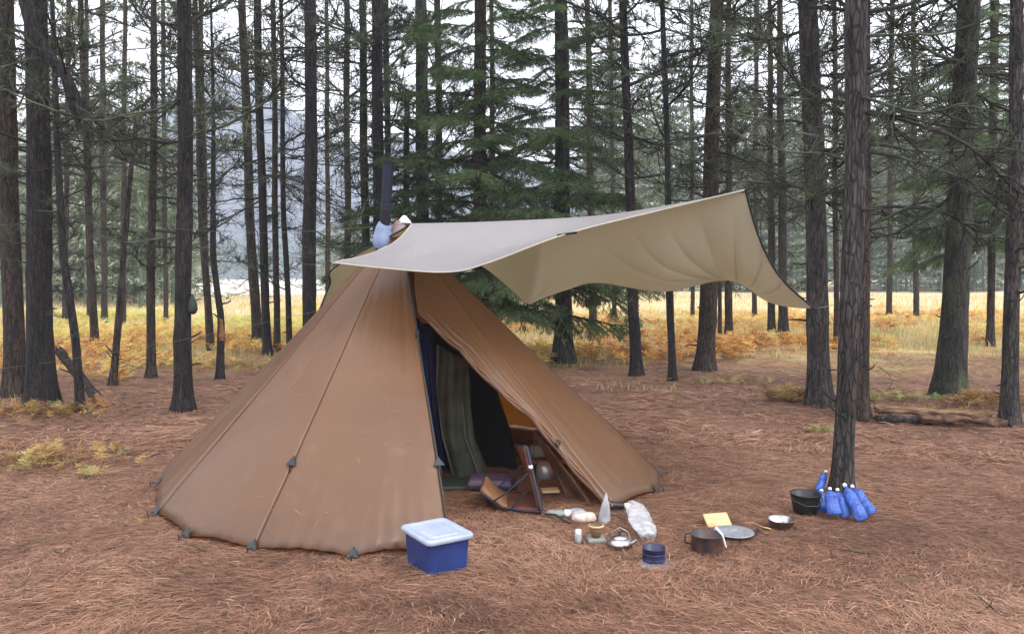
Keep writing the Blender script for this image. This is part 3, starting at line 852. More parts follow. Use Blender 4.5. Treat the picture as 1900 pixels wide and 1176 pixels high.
# ------------------------------------------------------------ far wood: conifers across the meadow
def far_wood():
    r = np.random.RandomState(77); Vs, Ts, As = [], [], []; off = 0
    mb = MB()
    spots = []
    for i in range(9000):
        px = r.uniform(-620, 2420)
        if 345 < px < 600: continue
        if px <= 345: d = r.uniform(40, 90)
        elif px < 1080: d = r.uniform(80, 140)
        else: d = r.uniform(80, 135)
        if 600 <= px < 1080 and r.rand() < 0.6: continue
        spots.append((px, d))
        if len(spots) >= 540: break
    for px, d in spots:
        X = (px - 950) / 1500.0 * d; z0 = float(gh(X, d))
        H = r.uniform(11, 20) * (1.30 if px > 1080 else 0.66) * (0.7 if 600 <= px < 1080 else 1)
        n = 1250
        u = r.rand(n) ** 0.8
        h = 0.8 + (H - 0.8) * u
        rad = (0.35 + 2.7 * (1 - u) ** 0.8) * np.sqrt(r.rand(n)) * r.uniform(0.7, 1.1)
        a = r.rand(n) * 2 * pi
        lay = np.round(h / 0.9) * 0.9; h = h * 0.5 + lay * 0.5 - rad * 0.18
        L0_ = d / 85.0; P = np.stack([X + np.cos(a) * rad, d + np.sin(a) * rad, z0 + h], 1)
        L_ = (0.30 + 0.50 * r.rand(n)) * min(1.1, L0_)
        D = np.stack([np.cos(a) * L_, np.sin(a) * L_, -0.35 * L_ + r.randn(n) * 0.1], 1)
        U = np.stack([-np.sin(a) + r.randn(n) * 0.3, np.cos(a), r.randn(n) * 0.6], 1)
        w_ = U * ((0.06 + 0.08 * r.rand(n)) * min(1.1, L0_))[:, None]
        V = np.stack([P - w_, P + w_, P + D], 1).reshape(-1, 3)
        Vs.append(V); Ts.append(np.arange(len(V)).reshape(-1, 3) + off); off += len(V)
        t = r.rand() * 0.6 + 0.12 * r.randn(n) + 0.15
        if r.rand() < 0.05: t = t * 0 + 0.95
        As.append(np.repeat(np.clip(t, 0, 1), 3))
        rt = 0.13
        ring = np.array([[cos(k * 2 * pi / 5), sin(k * 2 * pi / 5), 0] for k in range(5)])
        lo = ring * rt + [X, d, z0 - 0.2]; hi = ring * 0.03 + [X, d, z0 + H]
        V = np.concatenate([lo, hi]); F_ = []
        for k in range(5):
            q = (k + 1) % 5; F_ += [(k, q, 5 + q), (k, 5 + q, 5 + k)]
        Vs.append(V); Ts.append(np.array(F_) + off); off += 10; As.append(np.full(10, 0.0))
    return np.concatenate(Vs), np.concatenate(Ts), np.concatenate(As)
V, T, A = far_wood()
tag(link('far_wood', np_mesh('far_wood', V, T, M['farwood'], A)), 'hazy grey green conifer wood on the far side of the meadow', 'wood', kind='stuff')
# low dark tree line at the end of the meadow, under the hill
def treeline():
    r = np.random.RandomState(78); n = 26000
    x = r.uniform(-330, 230, n); y = 260 + r.rand(n) * 22 + 10 * np.sin(x / 40)
    hmax = 7 + 6 * vnoise(x / 6.0, y * 0, 5) + 3 * vnoise(x / 1.7, y * 0, 6)
    z = hmax * r.rand(n) ** 0.8
    P = np.stack([x, y, z], 1); a = r.rand(n) * 6.28
    s = 0.5 + 0.7 * r.rand(n)
    D = np.stack([np.cos(a) * s, np.sin(a) * s, s * 0.9], 1)
    U = np.stack([-np.sin(a), np.cos(a), 0 * a], 1) * 0.45
    V = np.stack([P - U, P + U, P + D], 1).reshape(-1, 3)
    return V, np.arange(3 * n).reshape(-1, 3), np.repeat(0.25 * r.rand(n), 3)
V, T, A = treeline()
tag(link('tree_line', np_mesh('tree_line', V, T, M['farwood'], A)), 'low dark band of trees at the far end of the meadow under the hill', 'tree line', kind='stuff')
# ------------------------------------------------------------ camp materials
def tent_material(name, base, dark, trl):
    m = bpy.data.materials.new(name); m.use_nodes = True
    n = m.node_tree.nodes; l = m.node_tree.links.new; p = n['Principled BSDF']; out = n['Material Output']
    g = n.new('ShaderNodeNewGeometry')
    def noise(scale, detail, st=(1, 1, 1)):
        mp = n.new('ShaderNodeMapping'); mp.inputs['Scale'].default_value = st; l(g.outputs['Position'], mp.inputs['Vector'])
        t = n.new('ShaderNodeTexNoise'); t.inputs['Scale'].default_value = scale; t.inputs['Detail'].default_value = detail
        l(mp.outputs[0], t.inputs['Vector']); return t.outputs['Fac']
    def ramp(src, a, ca, b, cb):
        r = n.new('ShaderNodeValToRGB'); r.color_ramp.elements[0].position = a; r.color_ramp.elements[0].color = ca
        r.color_ramp.elements[1].position = b; r.color_ramp.elements[1].color = cb; l(src, r.inputs[0]); return r.outputs[0]
    def mix(f, a_, b_, mode='MIX'):
        x = n.new('ShaderNodeMix'); x.data_type = 'RGBA'; x.blend_type = mode
        if isinstance(f, float): x.inputs['Factor'].default_value = f
        else: l(f, x.inputs['Factor'])
        for i, c_ in ((6, a_), (7, b_)):
            if isinstance(c_, tuple): x.inputs[i].default_value = c_
            else: l(c_, x.inputs[i])
        return x.outputs[2]
    col = ramp(noise(1.1, 5), 0.35, (*base, 1), 0.65, (*dark, 1))
    # rain marks, specks of pollen and needle dirt
    col = mix(ramp(noise(9, 6), 0.60, (0, 0, 0, 1), 0.75, (0.5, 0.5, 0.5, 1)), col, (0.22, 0.125, 0.072, 1))
    col = mix(ramp(noise(60, 3), 0.70, (0, 0, 0, 1), 0.76, (0.6, 0.6, 0.6, 1)), col, (0.30, 0.20, 0.12, 1))
    # mud splash close to the hem
    sp = n.new('ShaderNodeSeparateXYZ'); l(g.outputs['Position'], sp.inputs[0])
    mr = n.new('ShaderNodeMapRange'); mr.inputs[1].default_value = 0.02; mr.inputs[2].default_value = 0.22; mr.inputs[3].default_value = 1; mr.inputs[4].default_value = 0
    l(sp.outputs['Z'], mr.inputs[0])
    mm = n.new('ShaderNodeMath'); mm.operation = 'MULTIPLY'; l(mr.outputs[0], mm.inputs[0]); l(ramp(noise(14, 5), 0.40, (0, 0, 0, 1), 0.7, (1, 1, 1, 1)), mm.inputs[1])
    col = mix(mm.outputs[0], col, (0.10, 0.055, 0.032, 1))
    l(col, p.inputs['Base Color'])
    p.inputs['Specular IOR Level'].default_value = 1.0
    l(ramp(noise(2.5, 4), 0.3, (0.36,) * 3 + (1,), 0.7, (0.50,) * 3 + (1,)), p.inputs['Roughness'])
    bn = n.new('ShaderNodeBump'); bn.inputs['Strength'].default_value = 0.35; bn.inputs['Distance'].default_value = 0.02
    l(noise(7, 5), bn.inputs['Height']); l(bn.outputs[0], p.inputs['Normal'])
    tr = n.new('ShaderNodeBsdfTranslucent'); tr.inputs['Color'].default_value = (*trl, 1)
    mx = n.new('ShaderNodeMixShader'); mx.inputs[0].default_value = 0.40
    l(p.outputs[0], mx.inputs[1]); l(tr.outputs[0], mx.inputs[2]); l(mx.outputs[0], out.inputs[0])
    return m
M['tent'] = tent_material('brown_tent_fabric', (0.145, 0.064, 0.019), (0.180, 0.083, 0.028), (0.78, 0.44, 0.10))
M['tent_inner'] = mat('dark_brown_flap', (0.075, 0.032, 0.016), 0.5, col2=(0.14, 0.062, 0.030), scale=9, bump=0.4, bscale=10, bdist=0.02)
M['seam'] = mat('brown_seam_tape', (0.085, 0.042, 0.024), 0.6)
M['tarp'] = mat('khaki_tarp_fabric', (0.49, 0.46, 0.355), 0.5, spec=0.5, col2=(0.54, 0.51, 0.40), scale=1.5, transl=(0.35, (0.75, 0.68, 0.48)), bump=0.2, bscale=6, bdist=0.02)
M['tarp_top'] = mat('tarp_top_sky_tint', (0.285, 0.275, 0.31), 0.45, spec=0.7, col2=(0.32, 0.31, 0.35), scale=1.5, transl=(0.45, (0.74, 0.70, 0.55)), bump=0.2, bscale=6, bdist=0.02)  # upper side of the khaki sheet, sky reflection painted in as lilac-grey
M['black_web'] = mat('black_webbing', (0.012, 0.012, 0.014), 0.7)
M['grey_patch'] = mat('grey_corner_patch', (0.018, 0.022, 0.027), 0.6)
M['cord'] = mat('thin_pale_cord', (0.16, 0.16, 0.15), 0.7)
M['zip'] = mat('dark_zip', (0.022, 0.022, 0.024), 0.6)
M['blue_box'] = mat('blue_plastic', (0.010, 0.024, 0.105), 0.42, col2=(0.016, 0.040, 0.165), scale=5, spec=0.5, bump=0.08, bscale=30, bdist=0.003)
M['lid'] = mat('milky_plastic_lid', (0.34, 0.39, 0.52), 0.4, col2=(0.42, 0.47, 0.58), scale=9, transl=(0.15, (0.5, 0.55, 0.7)))
M['pipe'] = mat('blackened_blue_steel', (0.003, 0.003, 0.006), 0.5, spec=0.25, col2=(0.008, 0.009, 0.026), scale=6)
M['boot'] = mat('pale_blue_boot', (0.14, 0.18, 0.29), 0.6, spec=0.2, col2=(0.22, 0.27, 0.37), scale=12)
M['white'] = mat('white_plastic', (0.72, 0.72, 0.70), 0.4)
M['film'] = mat('milky_plastic_film', (0.32, 0.33, 0.36), 0.25, spec=0.8, col2=(0.55, 0.56, 0.58), scale=14, bump=0.6, bscale=22, bdist=0.01, transl=(0.3, (0.7, 0.7, 0.7)))
M['blue_bottle'] = mat('blue_soft_bottle', (0.010, 0.050, 0.28), 0.4, col2=(0.030, 0.110, 0.42), scale=14, spec=0.6, bump=1.0, bscale=26, bdist=0.02)
M['blue_seam'] = mat('dark_blue_seam', (0.006, 0.022, 0.14), 0.5)
M['black_pot'] = mat('black_enamel', (0.010, 0.010, 0.011), 0.45, spec=0.5)
M['blue_enamel'] = mat('dark_blue_enamel', (0.010, 0.012, 0.040), 0.4, col2=(0.020, 0.030, 0.12), scale=14, spec=0.6)
M['rusty'] = mat('sooty_rusty_enamel', (0.020, 0.022, 0.040), 0.5, col2=(0.13, 0.062, 0.038), scale=11, spec=0.5)
M['steel'] = mat('brushed_steel', (0.52, 0.52, 0.54), 0.28, metal=1.0, col2=(0.34, 0.32, 0.30), scale=7)
M['alu'] = mat('grey_alloy_plate', (0.40, 0.42, 0.46), 0.35, metal=0.6, col2=(0.48, 0.50, 0.56), scale=5)
M['tan_wood'] = mat('pale_board_wood', (0.50, 0.34, 0.16), 0.6, col2=(0.62, 0.44, 0.24), scale=5, stretch=(1, 8, 1))
M['dark_wood'] = mat('brown_wood', (0.10, 0.050, 0.020), 0.6, col2=(0.17, 0.09, 0.035), scale=9)
M['navy'] = mat('navy_cloth', (0.006, 0.009, 0.055), 0.75, col2=(0.010, 0.016, 0.10), scale=7, bump=0.4, bscale=12)
M['strap_navy'] = mat('dark_navy_strap', (0.006, 0.007, 0.022), 0.6)
M['olive'] = mat('olive_quilt', (0.022, 0.027, 0.015), 0.8, col2=(0.055, 0.060, 0.038), scale=6, bump=0.5, bscale=14, bdist=0.02)
M['grey_edge'] = mat('grey_lining', (0.09, 0.09, 0.095), 0.8)
M['black_cloth'] = mat('black_mesh_cloth', (0.006, 0.006, 0.007), 0.95, spec=0.1)
M['mat_green'] = mat('dark_green_groundsheet', (0.020, 0.035, 0.024), 0.6, bump=0.4, bscale=12)
M['purple'] = mat('dull_purple_pad', (0.060, 0.040, 0.085), 0.6, col2=(0.10, 0.075, 0.12), scale=12)
M['rust_cloth'] = mat('rust_brown_cloth', (0.075, 0.022, 0.010), 0.75, col2=(0.13, 0.040, 0.018), scale=10, bump=0.3)
M['tan_cloth'] = mat('orange_tan_cloth', (0.17, 0.075, 0.028), 0.75, col2=(0.25, 0.12, 0.052), scale=10, bump=0.3)
M['paper'] = mat('crumpled_paper', (0.55, 0.50, 0.44), 0.7, col2=(0.42, 0.26, 0.17), scale=26, lo=0.45, hi=0.65, bump=0.6, bscale=20, bdist=0.01)
M['grey_cloth'] = mat('grey_green_cloth', (0.22, 0.24, 0.20), 0.8, bump=0.4)
M['green_bag'] = mat('dark_green_bag', (0.012, 0.022, 0.016), 0.7, bump=0.4)
M['log'] = mat('weathered_log', (0.10, 0.055, 0.030), 0.9, col2=(0.30, 0.18, 0.085), scale=7, stretch=(0.5, 6, 6), lo=0.38, hi=0.62, bump=0.9, bscale=12, bdist=0.03)
M['rot'] = mat('rotten_wood', (0.040, 0.019, 0.012), 0.9, col2=(0.15, 0.072, 0.040), scale=14, bump=0.9, bscale=18, bdist=0.03)
M['splinter'] = mat('fresh_splintered_wood', (0.10, 0.040, 0.018), 0.9, col2=(0.30, 0.14, 0.06), scale=16, bump=0.8, bdist=0.02)
M['orange_tie'] = mat('brown_peak_cloth', (0.30, 0.16, 0.12), 0.6, col2=(0.20, 0.16, 0.18), scale=10)

# ------------------------------------------------------------ tent
AP = at(743, 416, 6.9)                      # where the cone's point would be
CX, CY = AP.x, 6.9
corner_px = {-71: (289, 948), -53: (291, 958), -34.5: (347, 996), -18: (470, 1021), 0: (655, 1034), 17: (838, 1018)}
corners = []
for a_, p_ in sorted(corner_px.items()):
    corners.append((a_, gnd(*p_)))
corners[0] = (-71, Vector((-2.78, 6.28, 0)))
def circ(a_, r_=2.04): return Vector((CX + r_ * sin(radians(a_)), CY - r_ * cos(radians(a_)), 0))
corners += [(35, circ(35, 1.97)), (54, gnd(1140, 944)), (71, gnd(1216, 913)), (86, gnd(1224, 884))]
for a_ in range(104, 271, 18): corners.append((a_, circ(a_)))
angs = [c[0] for c in corners] + [289]
crn = [c[1] for c in corners] + [corners[0][1]]
def base_pt(th):
    th = (th + 71) % 360 - 71
    for i in range(len(angs) - 1):
        if th <= angs[i + 1]:
            t = (th - angs[i]) / (angs[i + 1] - angs[i]); p = crn[i].lerp(crn[i + 1], t)
            return p, t
    return crn[-1], 1
SEAMS = [-53, -18, 17, 54, 86, 122, 158, 194, 230, 266, 307]
def cone(th, s, sag=True):
    p, t = base_pt(th)
    z = 0.012 + 0.030 * sin(pi * t) ** 0.7
    b = Vector((p.x, p.y, ghs(p.x, p.y) + z))
    q = AP.lerp(b, s)
    # taut panels pull in a little between the seams
    if sag:
        for a0, a1 in zip(SEAMS[:-1], SEAMS[1:]):
            tt = th if th >= -53 else th + 360
            if a0 <= tt <= a1:
                u = (tt - a0) / (a1 - a0); k = sin(pi * u)
                inn = Vector((CX, CY, q.z)) - q; inn.z = 0
                if inn.length > 1e-4:
                    inn.normalize()
                    q += inn * (0.045 * k * sin(pi * min(1, s)) )
                # stretch creases fanning from the stakes
                cr_ = exp(-((s - 0.97) / 0.075) ** 2) * (0.008 * sin(t * 19 + th) + 0.006 * sin(t * 37)) * min(1, 3 * t * (1 - t) + .2)
                q -= inn * cr_
                wv = 0.015 * mnoise.noise(Vector((th * 0.05, s * 5, 3.3))) + 0.004 * mnoise.noise(Vector((th * 0.35, s * 3.0, 9.1)))
                q += inn * wv * min(1, s * 2)
    return q
tent = thing('tent', 'brown cone shaped floorless tent with its door panel pulled open', 'tent', (CX, CY, 0))
def local(o_parent):
    inv = Matrix.Translation(-Vector(o_parent.location)); return inv
def panel(a0, a1, s0=0.02, nu=28, nv=36, name='panel', label=None):
    rows = []
    for j in range(nv + 1):
        s = s0 + (1 - s0) * (j / nv) ** 0.9
        rows.append([cone(a0 + (a1 - a0) * i / nu, s) for i in range(nu + 1)])
    mb = MB(); mb.M = local(tent); mb.grid(rows)
    o = mb.build(name, M['tent'], tent); solid(o, 0.003)
    if label: o['label'] = label
    return o
for a0, a1 in zip(SEAMS[:-1], SEAMS[1:]):
    if a0 == 17: continue
    panel(a0, a1, nu=36 if a0 in (-53, -18, 54) else 20)

# door panel: zipped at the top, then its free edge sweeps right to a tie and hangs from there
def cone_hit(px, py):
    d = ray(px, py); o = Vector((0, 0, CAMH)); best = None
    for i in range(60):
        for j in range(2): pass
    lo = None
    def dist(t):
        q = o + d * t
        s = (AP.z - q.z) / (AP.z - 0.03)
        th = math.degrees(atan2(q.x - CX, -(q.y - CY)))
        if s <= 0.001: return None
        c = cone(th, s, False)
        return hypot(q.x - CX, q.y - CY) - hypot(c.x - CX, c.y - CY), th, s
    t = 4.0; prev = None
    while t < 9:
        r_ = dist(t)
        if r_ is not None:
            if r_[0] < 0: return r_[1], r_[2]
        t += 0.004
    return None
edge_px = [(771, 520), (773, 560), (781, 600), (815, 634), (858, 668), (905, 722), (945, 760), (990, 797), (1028, 842), (1066, 888), (1100, 926), (1120, 948)]
edge = [(17.0, 0.03), (17.0, 0.12)]
for p_ in edge_px:
    h_ = cone_hit(p_[0], p_[1] - 20)
    if h_: edge.append((max(17.0, min(53.0, h_[0])), h_[1]))
edge = sorted(edge, key=lambda e: e[1])
edge[-1] = (edge[-1][0], 1.0)
def edge_th(s):
    for (a, s0), (b, s1) in zip(edge[:-1], edge[1:]):
        if s <= s1: return a + (b - a) * max(0, (s - s0) / max(1e-6, s1 - s0))
    return edge[-1][0]
rows = []; nv, nu = 90, 40
for j in range(nv + 1):
    s = 0.02 + 0.98 * j / nv; e0 = edge_th(s); row = []
    op = sstep(0.30, 0.5, s) * (1 - 0.3 * sstep(0.85, 1, s))
    for i in range(nu + 1):
        u = i / nu; th = e0 + (54 - e0) * u
        q = cone(th, s)
        out = q - Vector((CX, CY, q.z)); out.z = 0; out.normalize()
        arc = min(1.0, (54 - e0) / 20)
        pl = (0.024 * sin(u * 34 + 3.0 * s) + 0.012 * sin(u * 61 - 5 * s)) * exp(-((u - 0.12) / 0.30) ** 2) * op * arc
        pl += -0.030 * exp(-(u / 0.05) ** 2) * op
        q = q + out * (pl + 0.012 * op * (1 - u))
        row.append(q)
    rows.append(row)
mb = MB(); mb.M = local(tent); mb.grid(rows)
o = mb.build('door_panel', M['tent'], tent); solid(o, 0.003); o['label'] = 'door panel pulled open to the right in pleats'
# rolled hem of the open edge
for q_, (ci, rr_, off_) in enumerate(((0, .017, .004), (2, .013, .016), (5, .010, .018))):
    mb = MB(); mb.M = local(tent); pts = []; rad = []
    for j in range(28, nv + 1):
        q = rows[j][ci]; o_ = Vector((q.x - CX, q.y - CY, .5)).normalized()
        k = min(1, (j - 28) / 14)
        pts.append(q + o_ * off_ * k + Vector((0, 0, .006 * sin(j * .6 + q_ * 2)))); rad.append(.003 + rr_ * k * (.75 + .35 * mnoise.noise(Vector((j * .21, q_ * 5.1, 0)))))
    mb.tube(pts, rad, 8); mb.build('rolled_fold', M['tent_inner'] if q_ == 0 else M['tent'], tent)
# the loose dark flap hanging from the tie point
tie = cone(edge_th(0.66), 0.66)
Lx = [(990, 806, 6.02), (1008, 838, 6.05), (1030, 880, 6.08), (1052, 925, 6.0), (1064, 950, 5.82)]
Rx = [(990, 798, 5.99), (1022, 836, 5.93), (1055, 876, 5.87), (1094, 920, 5.80), (1118, 952, 5.72)]
rows2 = []
for j in range(25):
    t = j / 24 * 4; i0 = min(3, int(t)); f = t - i0
    a = at(*Lx[i0]).lerp(at(*Lx[i0 + 1]), f); b = at(*Rx[i0]).lerp(at(*Rx[i0 + 1]), f); row = []
    for i in range(25):
        u = i / 24; q = a.lerp(b, u); wv = (0.035 * sin(u * 8 + j * 0.10) + 0.05 * mnoise.noise(Vector((u * 3.5, j * .07, 2.2))) + 0.02 * mnoise.noise(Vector((u * 9, j * .3, 5.2)))) * (j / 24)
        row.append(q + Vector((0.2 * wv, -wv, 0)))
    rows2.append(row)
mb = MB(); mb.M = local(tent); mb.grid(rows2)
o = mb.build('door_flap', M['tent_inner'], tent); solid(o, 0.003); o['label'] = 'dark crumpled loose flap of the door'
# seams, zip, tie-outs and stakes
for a_ in SEAMS[:-1]:
    mb = MB(); mb.M = local(tent)
    pts = []
    for j in range(25):
        s = 0.03 + 0.97 * j / 24; q = cone(a_, s); out = Vector((q.x - CX, q.y - CY, 0.6)).normalized(); pts.append(q + out * 0.003)
    mb.tube(pts, 0.0019, 5)
    mb.build('seam', M['seam'], tent)
mb = MB(); mb.M = local(tent)
pts = [cone(17, s) + Vector((0.0, -0.012, 0)) for s in np.linspace(0.05, 0.98, 30)]
mb.tube(pts, [0.016 if k < 9 else 0.008 for k in range(30)], 6, sq=0.5)
mb.build('zip', M['zip'], tent)
mb = MB(); mb.M = local(tent); z_ = cone(17, 0.42); mb.box(tuple(z_ + Vector((0, -0.02, 0))), (0.03, 0.015, 0.07)); mb.build('zip_toggle', M['black_web'], tent)
def tri_patch(c, out, sz, name='corner_patch', m_='grey_patch'):
    mb = MB(); mb.M = local(tent)
    out = Vector(out).normalized(); side = Vector((0, 0, 1)).cross(out).normalized()
    up = (Vector((0, 0, 1)) - out * 0.8).normalized()
    a, b, t = c - side * sz * .6, c + side * sz * .6, c + up * sz * 1.1
    o2 = out * 0.012
    mb.add([a + o2, b + o2, t + o2, a + o2 * 2.2, b + o2 * 2.2, t + o2 * 2.0], [(0, 2, 1), (3, 4, 5), (0, 1, 4, 3), (1, 2, 5, 4), (2, 0, 3, 5)])
    mb.build(name, M[m_], tent, smooth=False)
for a_ in (-71, -53, -34.5, -18, 0, 71, 86):
    p, _ = base_pt(a_); out = Vector((sin(radians(a_)), -cos(radians(a_)), 0))
    c = Vector((p.x, p.y, ghs(p.x, p.y) + 0.02))
    tri_patch(c, out, 0.058)
    mb = MB(); mb.M = local(tent)
    mb.tube([c + out * 0.02 + Vector((0, 0, 0.01)), c + out * 0.05 + Vector((0, 0, 0.008))], 0.003, 5)
    mb.tube([c + out * 0.062 + Vector((0, 0, 0.022)), c + out * 0.045 + Vector((0, 0, -0.08))], 0.004, 5)
    mb.build('stake', M['black_web'], tent)
for a_, s_ in ((-18, 0.80), (17, 0.80)):
    c = cone(a_, s_); out = Vector((sin(radians(a_)), -cos(radians(a_)), 0)); tri_patch(c, out, 0.06, 'guy_patch')
    mb = MB(); mb.M = local(tent); mb.tube([c + out * .03, c + out * 0.05 + Vector((0.01, 0, -.04)), c + out * 0.04 + Vector((-.02, 0, -.07))], 0.006, 5); mb.build('guy_loop', M['black_web'], tent)
mb = MB(); mb.M = local(tent); c = cone(50, 0.80) + Vector((0.02, -0.04, 0)); mb.tube([c, c + Vector((.02, -.01, -.03)), c + Vector((.04, 0, .0)), c + Vector((.01, 0, .02))], 0.007, 5); mb.build('guy_loop', M['black_web'], tent)
# peak, pole, stove jack
mb = MB(); mb.M = local(tent); mb.lathe([(0.10, -0.09), (0.075, -0.03), (0.05, 0.015), (0.042, 0.03)], 14, tuple(AP)); mb.build('peak_collar', M['orange_tie'], tent)
ct = at(750, 402, 6.9)
mb = MB(); mb.M = local(tent); mb.lathe([(0.062, -0.055), (0.052, -0.035), (0.014, 0.008), (0.0, 0.012)], 8, tuple(ct)); mb.build('peak_cap', M['white'], tent, smooth=False)
mb = MB(); mb.M = local(tent); mb.tube([at(755, 418, 6.86), at(772, 424, 6.7)], 0.012, 6); mb.build('peak_strap', M['black_web'], tent)
mb = MB(); mb.M = local(tent); mb.tube([(CX, CY, 0.0), (AP.x, AP.y, AP.z)], 0.016, 8); mb.build('centre_pole', M['black_web'], tent)

# stove pipe through the left shoulder of the tent
pb = at(712, 452, 6.82); pt = at(721, 300, 6.82)
pipe = thing('stove_pipe', 'blackened stove pipe rising through the left shoulder of the tent', 'stove pipe', tuple(pb))
mb = MB(); mb.M = local(pipe)
pts = [pb + (pt - pb) * t for t in np.linspace(-0.5, 1, 8)]
mb.tube(pts, 0.044, 18); mb.tube([pt + Vector((0, 0, -0.02)), pt + Vector((0, 0, 0.0))], 0.05, 18)
mb.build('pipe', M['pipe'], pipe)
for f in (0.42, 0.46):
    mb = MB(); mb.M = local(pipe); q = pb + (pt - pb) * f; mb.tube([q, q + Vector((0, 0, 0.012))], 0.047, 18); mb.build('band', M['black_web'], pipe)
mb = MB(); mb.M = local(pipe); c0 = at(712, 450, 6.78)
d_ = (at(712, 416, 6.82) - at(706, 455, 6.76))
b0 = at(708, 452, 6.78)
rws = []
for k, (t, r_) in enumerate([(-0.30, .045), (-0.12, .070), (0.0, 0.078), (0.35, 0.076), (0.8, 0.062), (1.0, 0.05)]):
    c = b0 + d_ * t
    rws.append([c + Vector((cos(a) * r_ * (1 + 0.08 * sin(3 * a + k)), sin(a) * r_, 0.012 * sin(2 * a))) for a in np.linspace(0, 2 * pi, 19)[:-1]])
mb.grid(rws, True); mb.build('pipe_boot', M['boot'], pipe)

# ------------------------------------------------------------ tarp
def poly(pts, t):
    """smooth curve through (t, Vector) knots"""
    for i in range(len(pts) - 1):
        if t <= pts[i + 1][0] or i == len(pts) - 2:
            p0 = pts[max(i - 1, 0)][1]; p1 = pts[i][1]; p2 = pts[i + 1][1]; p3 = pts[min(i + 2, len(pts) - 1)][1]
            u = (t - pts[i][0]) / (pts[i + 1][0] - pts[i][0])
            return 0.5 * ((2 * p1) + (p2 - p0) * u + (2 * p0 - 5 * p1 + 4 * p2 - p3) * u * u + (3 * p1 - p0 - 3 * p2 + p3) * u ** 3)
ridge_k = [(0.0, at(764, 415, 6.55)), (0.3, at(920, 411, 6.65)), (0.6, at(1110, 400, 6.85)), (0.8, at(1250, 379, 7.0)), (1.0, at(1383, 353, 7.15))]
front_k = [(0.0, at(614, 487, 6.15)), (0.18, at(705, 497, 5.85)), (0.36, at(828, 505, 5.6)), (0.47, at(905, 488, 5.6)), (0.66, at(1052, 434, 5.75)), (0.82, at(1210, 394, 6.4)), (1.0, at(1383, 353, 7.15))]
rear_k = [(0.0, at(592, 576, 8.1)), (0.10, at(645, 527, 8.15)), (0.18, at(700, 492, 8.2)), (0.30, at(810, 470, 8.2)), (0.38, at(885, 488, 8.0)), (0.425, at(952, 540, 7.8)), (0.44, at(978, 564, 7.75)), (0.46, at(1000, 556, 7.78)), (0.54, at(1052, 537, 7.9)), (0.62, at(1110, 524, 8.0)), (0.74, at(1230, 541, 8.1)), (0.855, at(1352, 520, 8.1)), (0.93, at(1432, 562, 8.1)), (1.0, at(1512, 573, 8.0))]
tarp = thing('tarp', 'grey khaki tarp pitched over the tent peak like a sagging awning', 'tarp', tuple(ridge_k[0][1]))
N = 300; NF = 30
Rg = [poly(ridge_k, i / N) for i in range(N + 1)]
Fr = [poly(front_k, i / N) for i in range(N + 1)]
Re = [poly(rear_k, i / N) for i in range(N + 1)]
rows = []
for j in range(NF + 1):
    v = j / NF; row = []
    for i in range(N + 1):
        t = i / N; q = Fr[i].lerp(Rg[i], v)
        # left end is scooped
        sc = 0.05 * sin(pi * v) * exp(-t / 0.12)
        q = q + Vector((sc * 2.0, 0, -sc * 0.8))
        q.z -= 0.05 * sin(pi * v) * sin(pi * min(1, t * 1.02)) * (1 - t)
        q.z += 0.014 * mnoise.noise(Vector((t * 9, v * 3.5, 1.7))) * sin(pi * v) + 0.006 * abs(mnoise.noise(Vector((t * 30, v * 9, 4.7)))) * sin(pi * v)
        row.append(q)
    rows.append(row)
NB = 84
lend = [(0.0, Rg[0]), (0.45, at(622, 488, 7.4)), (0.75, at(612, 522, 7.8)), (1.0, Re[0])]
for j in range(1, NB + 1):
    v = j / NB; row = []
    for i in range(N + 1):
        t = i / N; q = Rg[i].lerp(Re[i], v)
        q.z -= 0.10 * sin(pi * v) * (0.35 + 0.65 * sin(pi * t))
        # right end edge is a concave curve
        bow = exp(-((1 - t) / 0.10) ** 1.0) * sin(pi * v)
        q.x -= 0.10 * bow; q.z -= 0.06 * bow
        if t < 0.5:
            e0 = Rg[0].lerp(Re[0], v); q += (poly(lend, v) - e0) * exp(-(t / 0.10) ** 1.5)
        # creases fanning out of the pulled edge point
        ang = (t - 0.855) / (1.10 - v + 0.02); rr_ = 1 - v
        cre = 0.040 * (0.45 - abs(sin(ang * 30 + 0.9 * sin(ang * 9))) ** 0.35) * exp(-(ang / 0.36) ** 2) * min(1, rr_ * 7) * exp(-rr_ * 1.3) * float(sstep(0.05, 0.6, v)) * 1.25
        cre += 0.010 * sin((t - 0.44) / (1.06 - v) * 30) * exp(-(((t - 0.44) / (1.1 - v)) / 0.25) ** 2) * exp(-rr_ * 3) * min(1, rr_ * 7)
        q.y += cre * 1.6; q.z += cre + 0.006 * mnoise.noise(Vector((t * 7, v * 4, 7.7)))
        row.append(q)
    rows.append(row)
mb = MB(); mb.M = local(tarp); mb.grid(rows)
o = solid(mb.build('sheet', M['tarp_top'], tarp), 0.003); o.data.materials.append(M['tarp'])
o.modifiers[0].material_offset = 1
def edging(pts, name, m_, rad):
    mb = MB(); mb.M = local(tarp); mb.tube(pts, rad, 6); mb.build(name, M[m_], tarp)
edging([r_[-1] for r_ in rows[NF:]], 'end_binding', 'black_web', 0.010)
edging([r_[0] for r_ in rows[NF:]], 'end_binding', 'black_web', 0.008)
M['tarp_hem'] = mat('pale_tarp_hem', (0.42, 0.38, 0.30), 0.5)
edging(rows[0][::3], 'front_hem', 'tarp_hem', 0.005)
edging(rows[-1][::3], 'rear_hem', 'tarp_hem', 0.005)
edging([r_[0] for r_ in rows[:NF + 1]], 'end_hem', 'tarp_hem', 0.005)
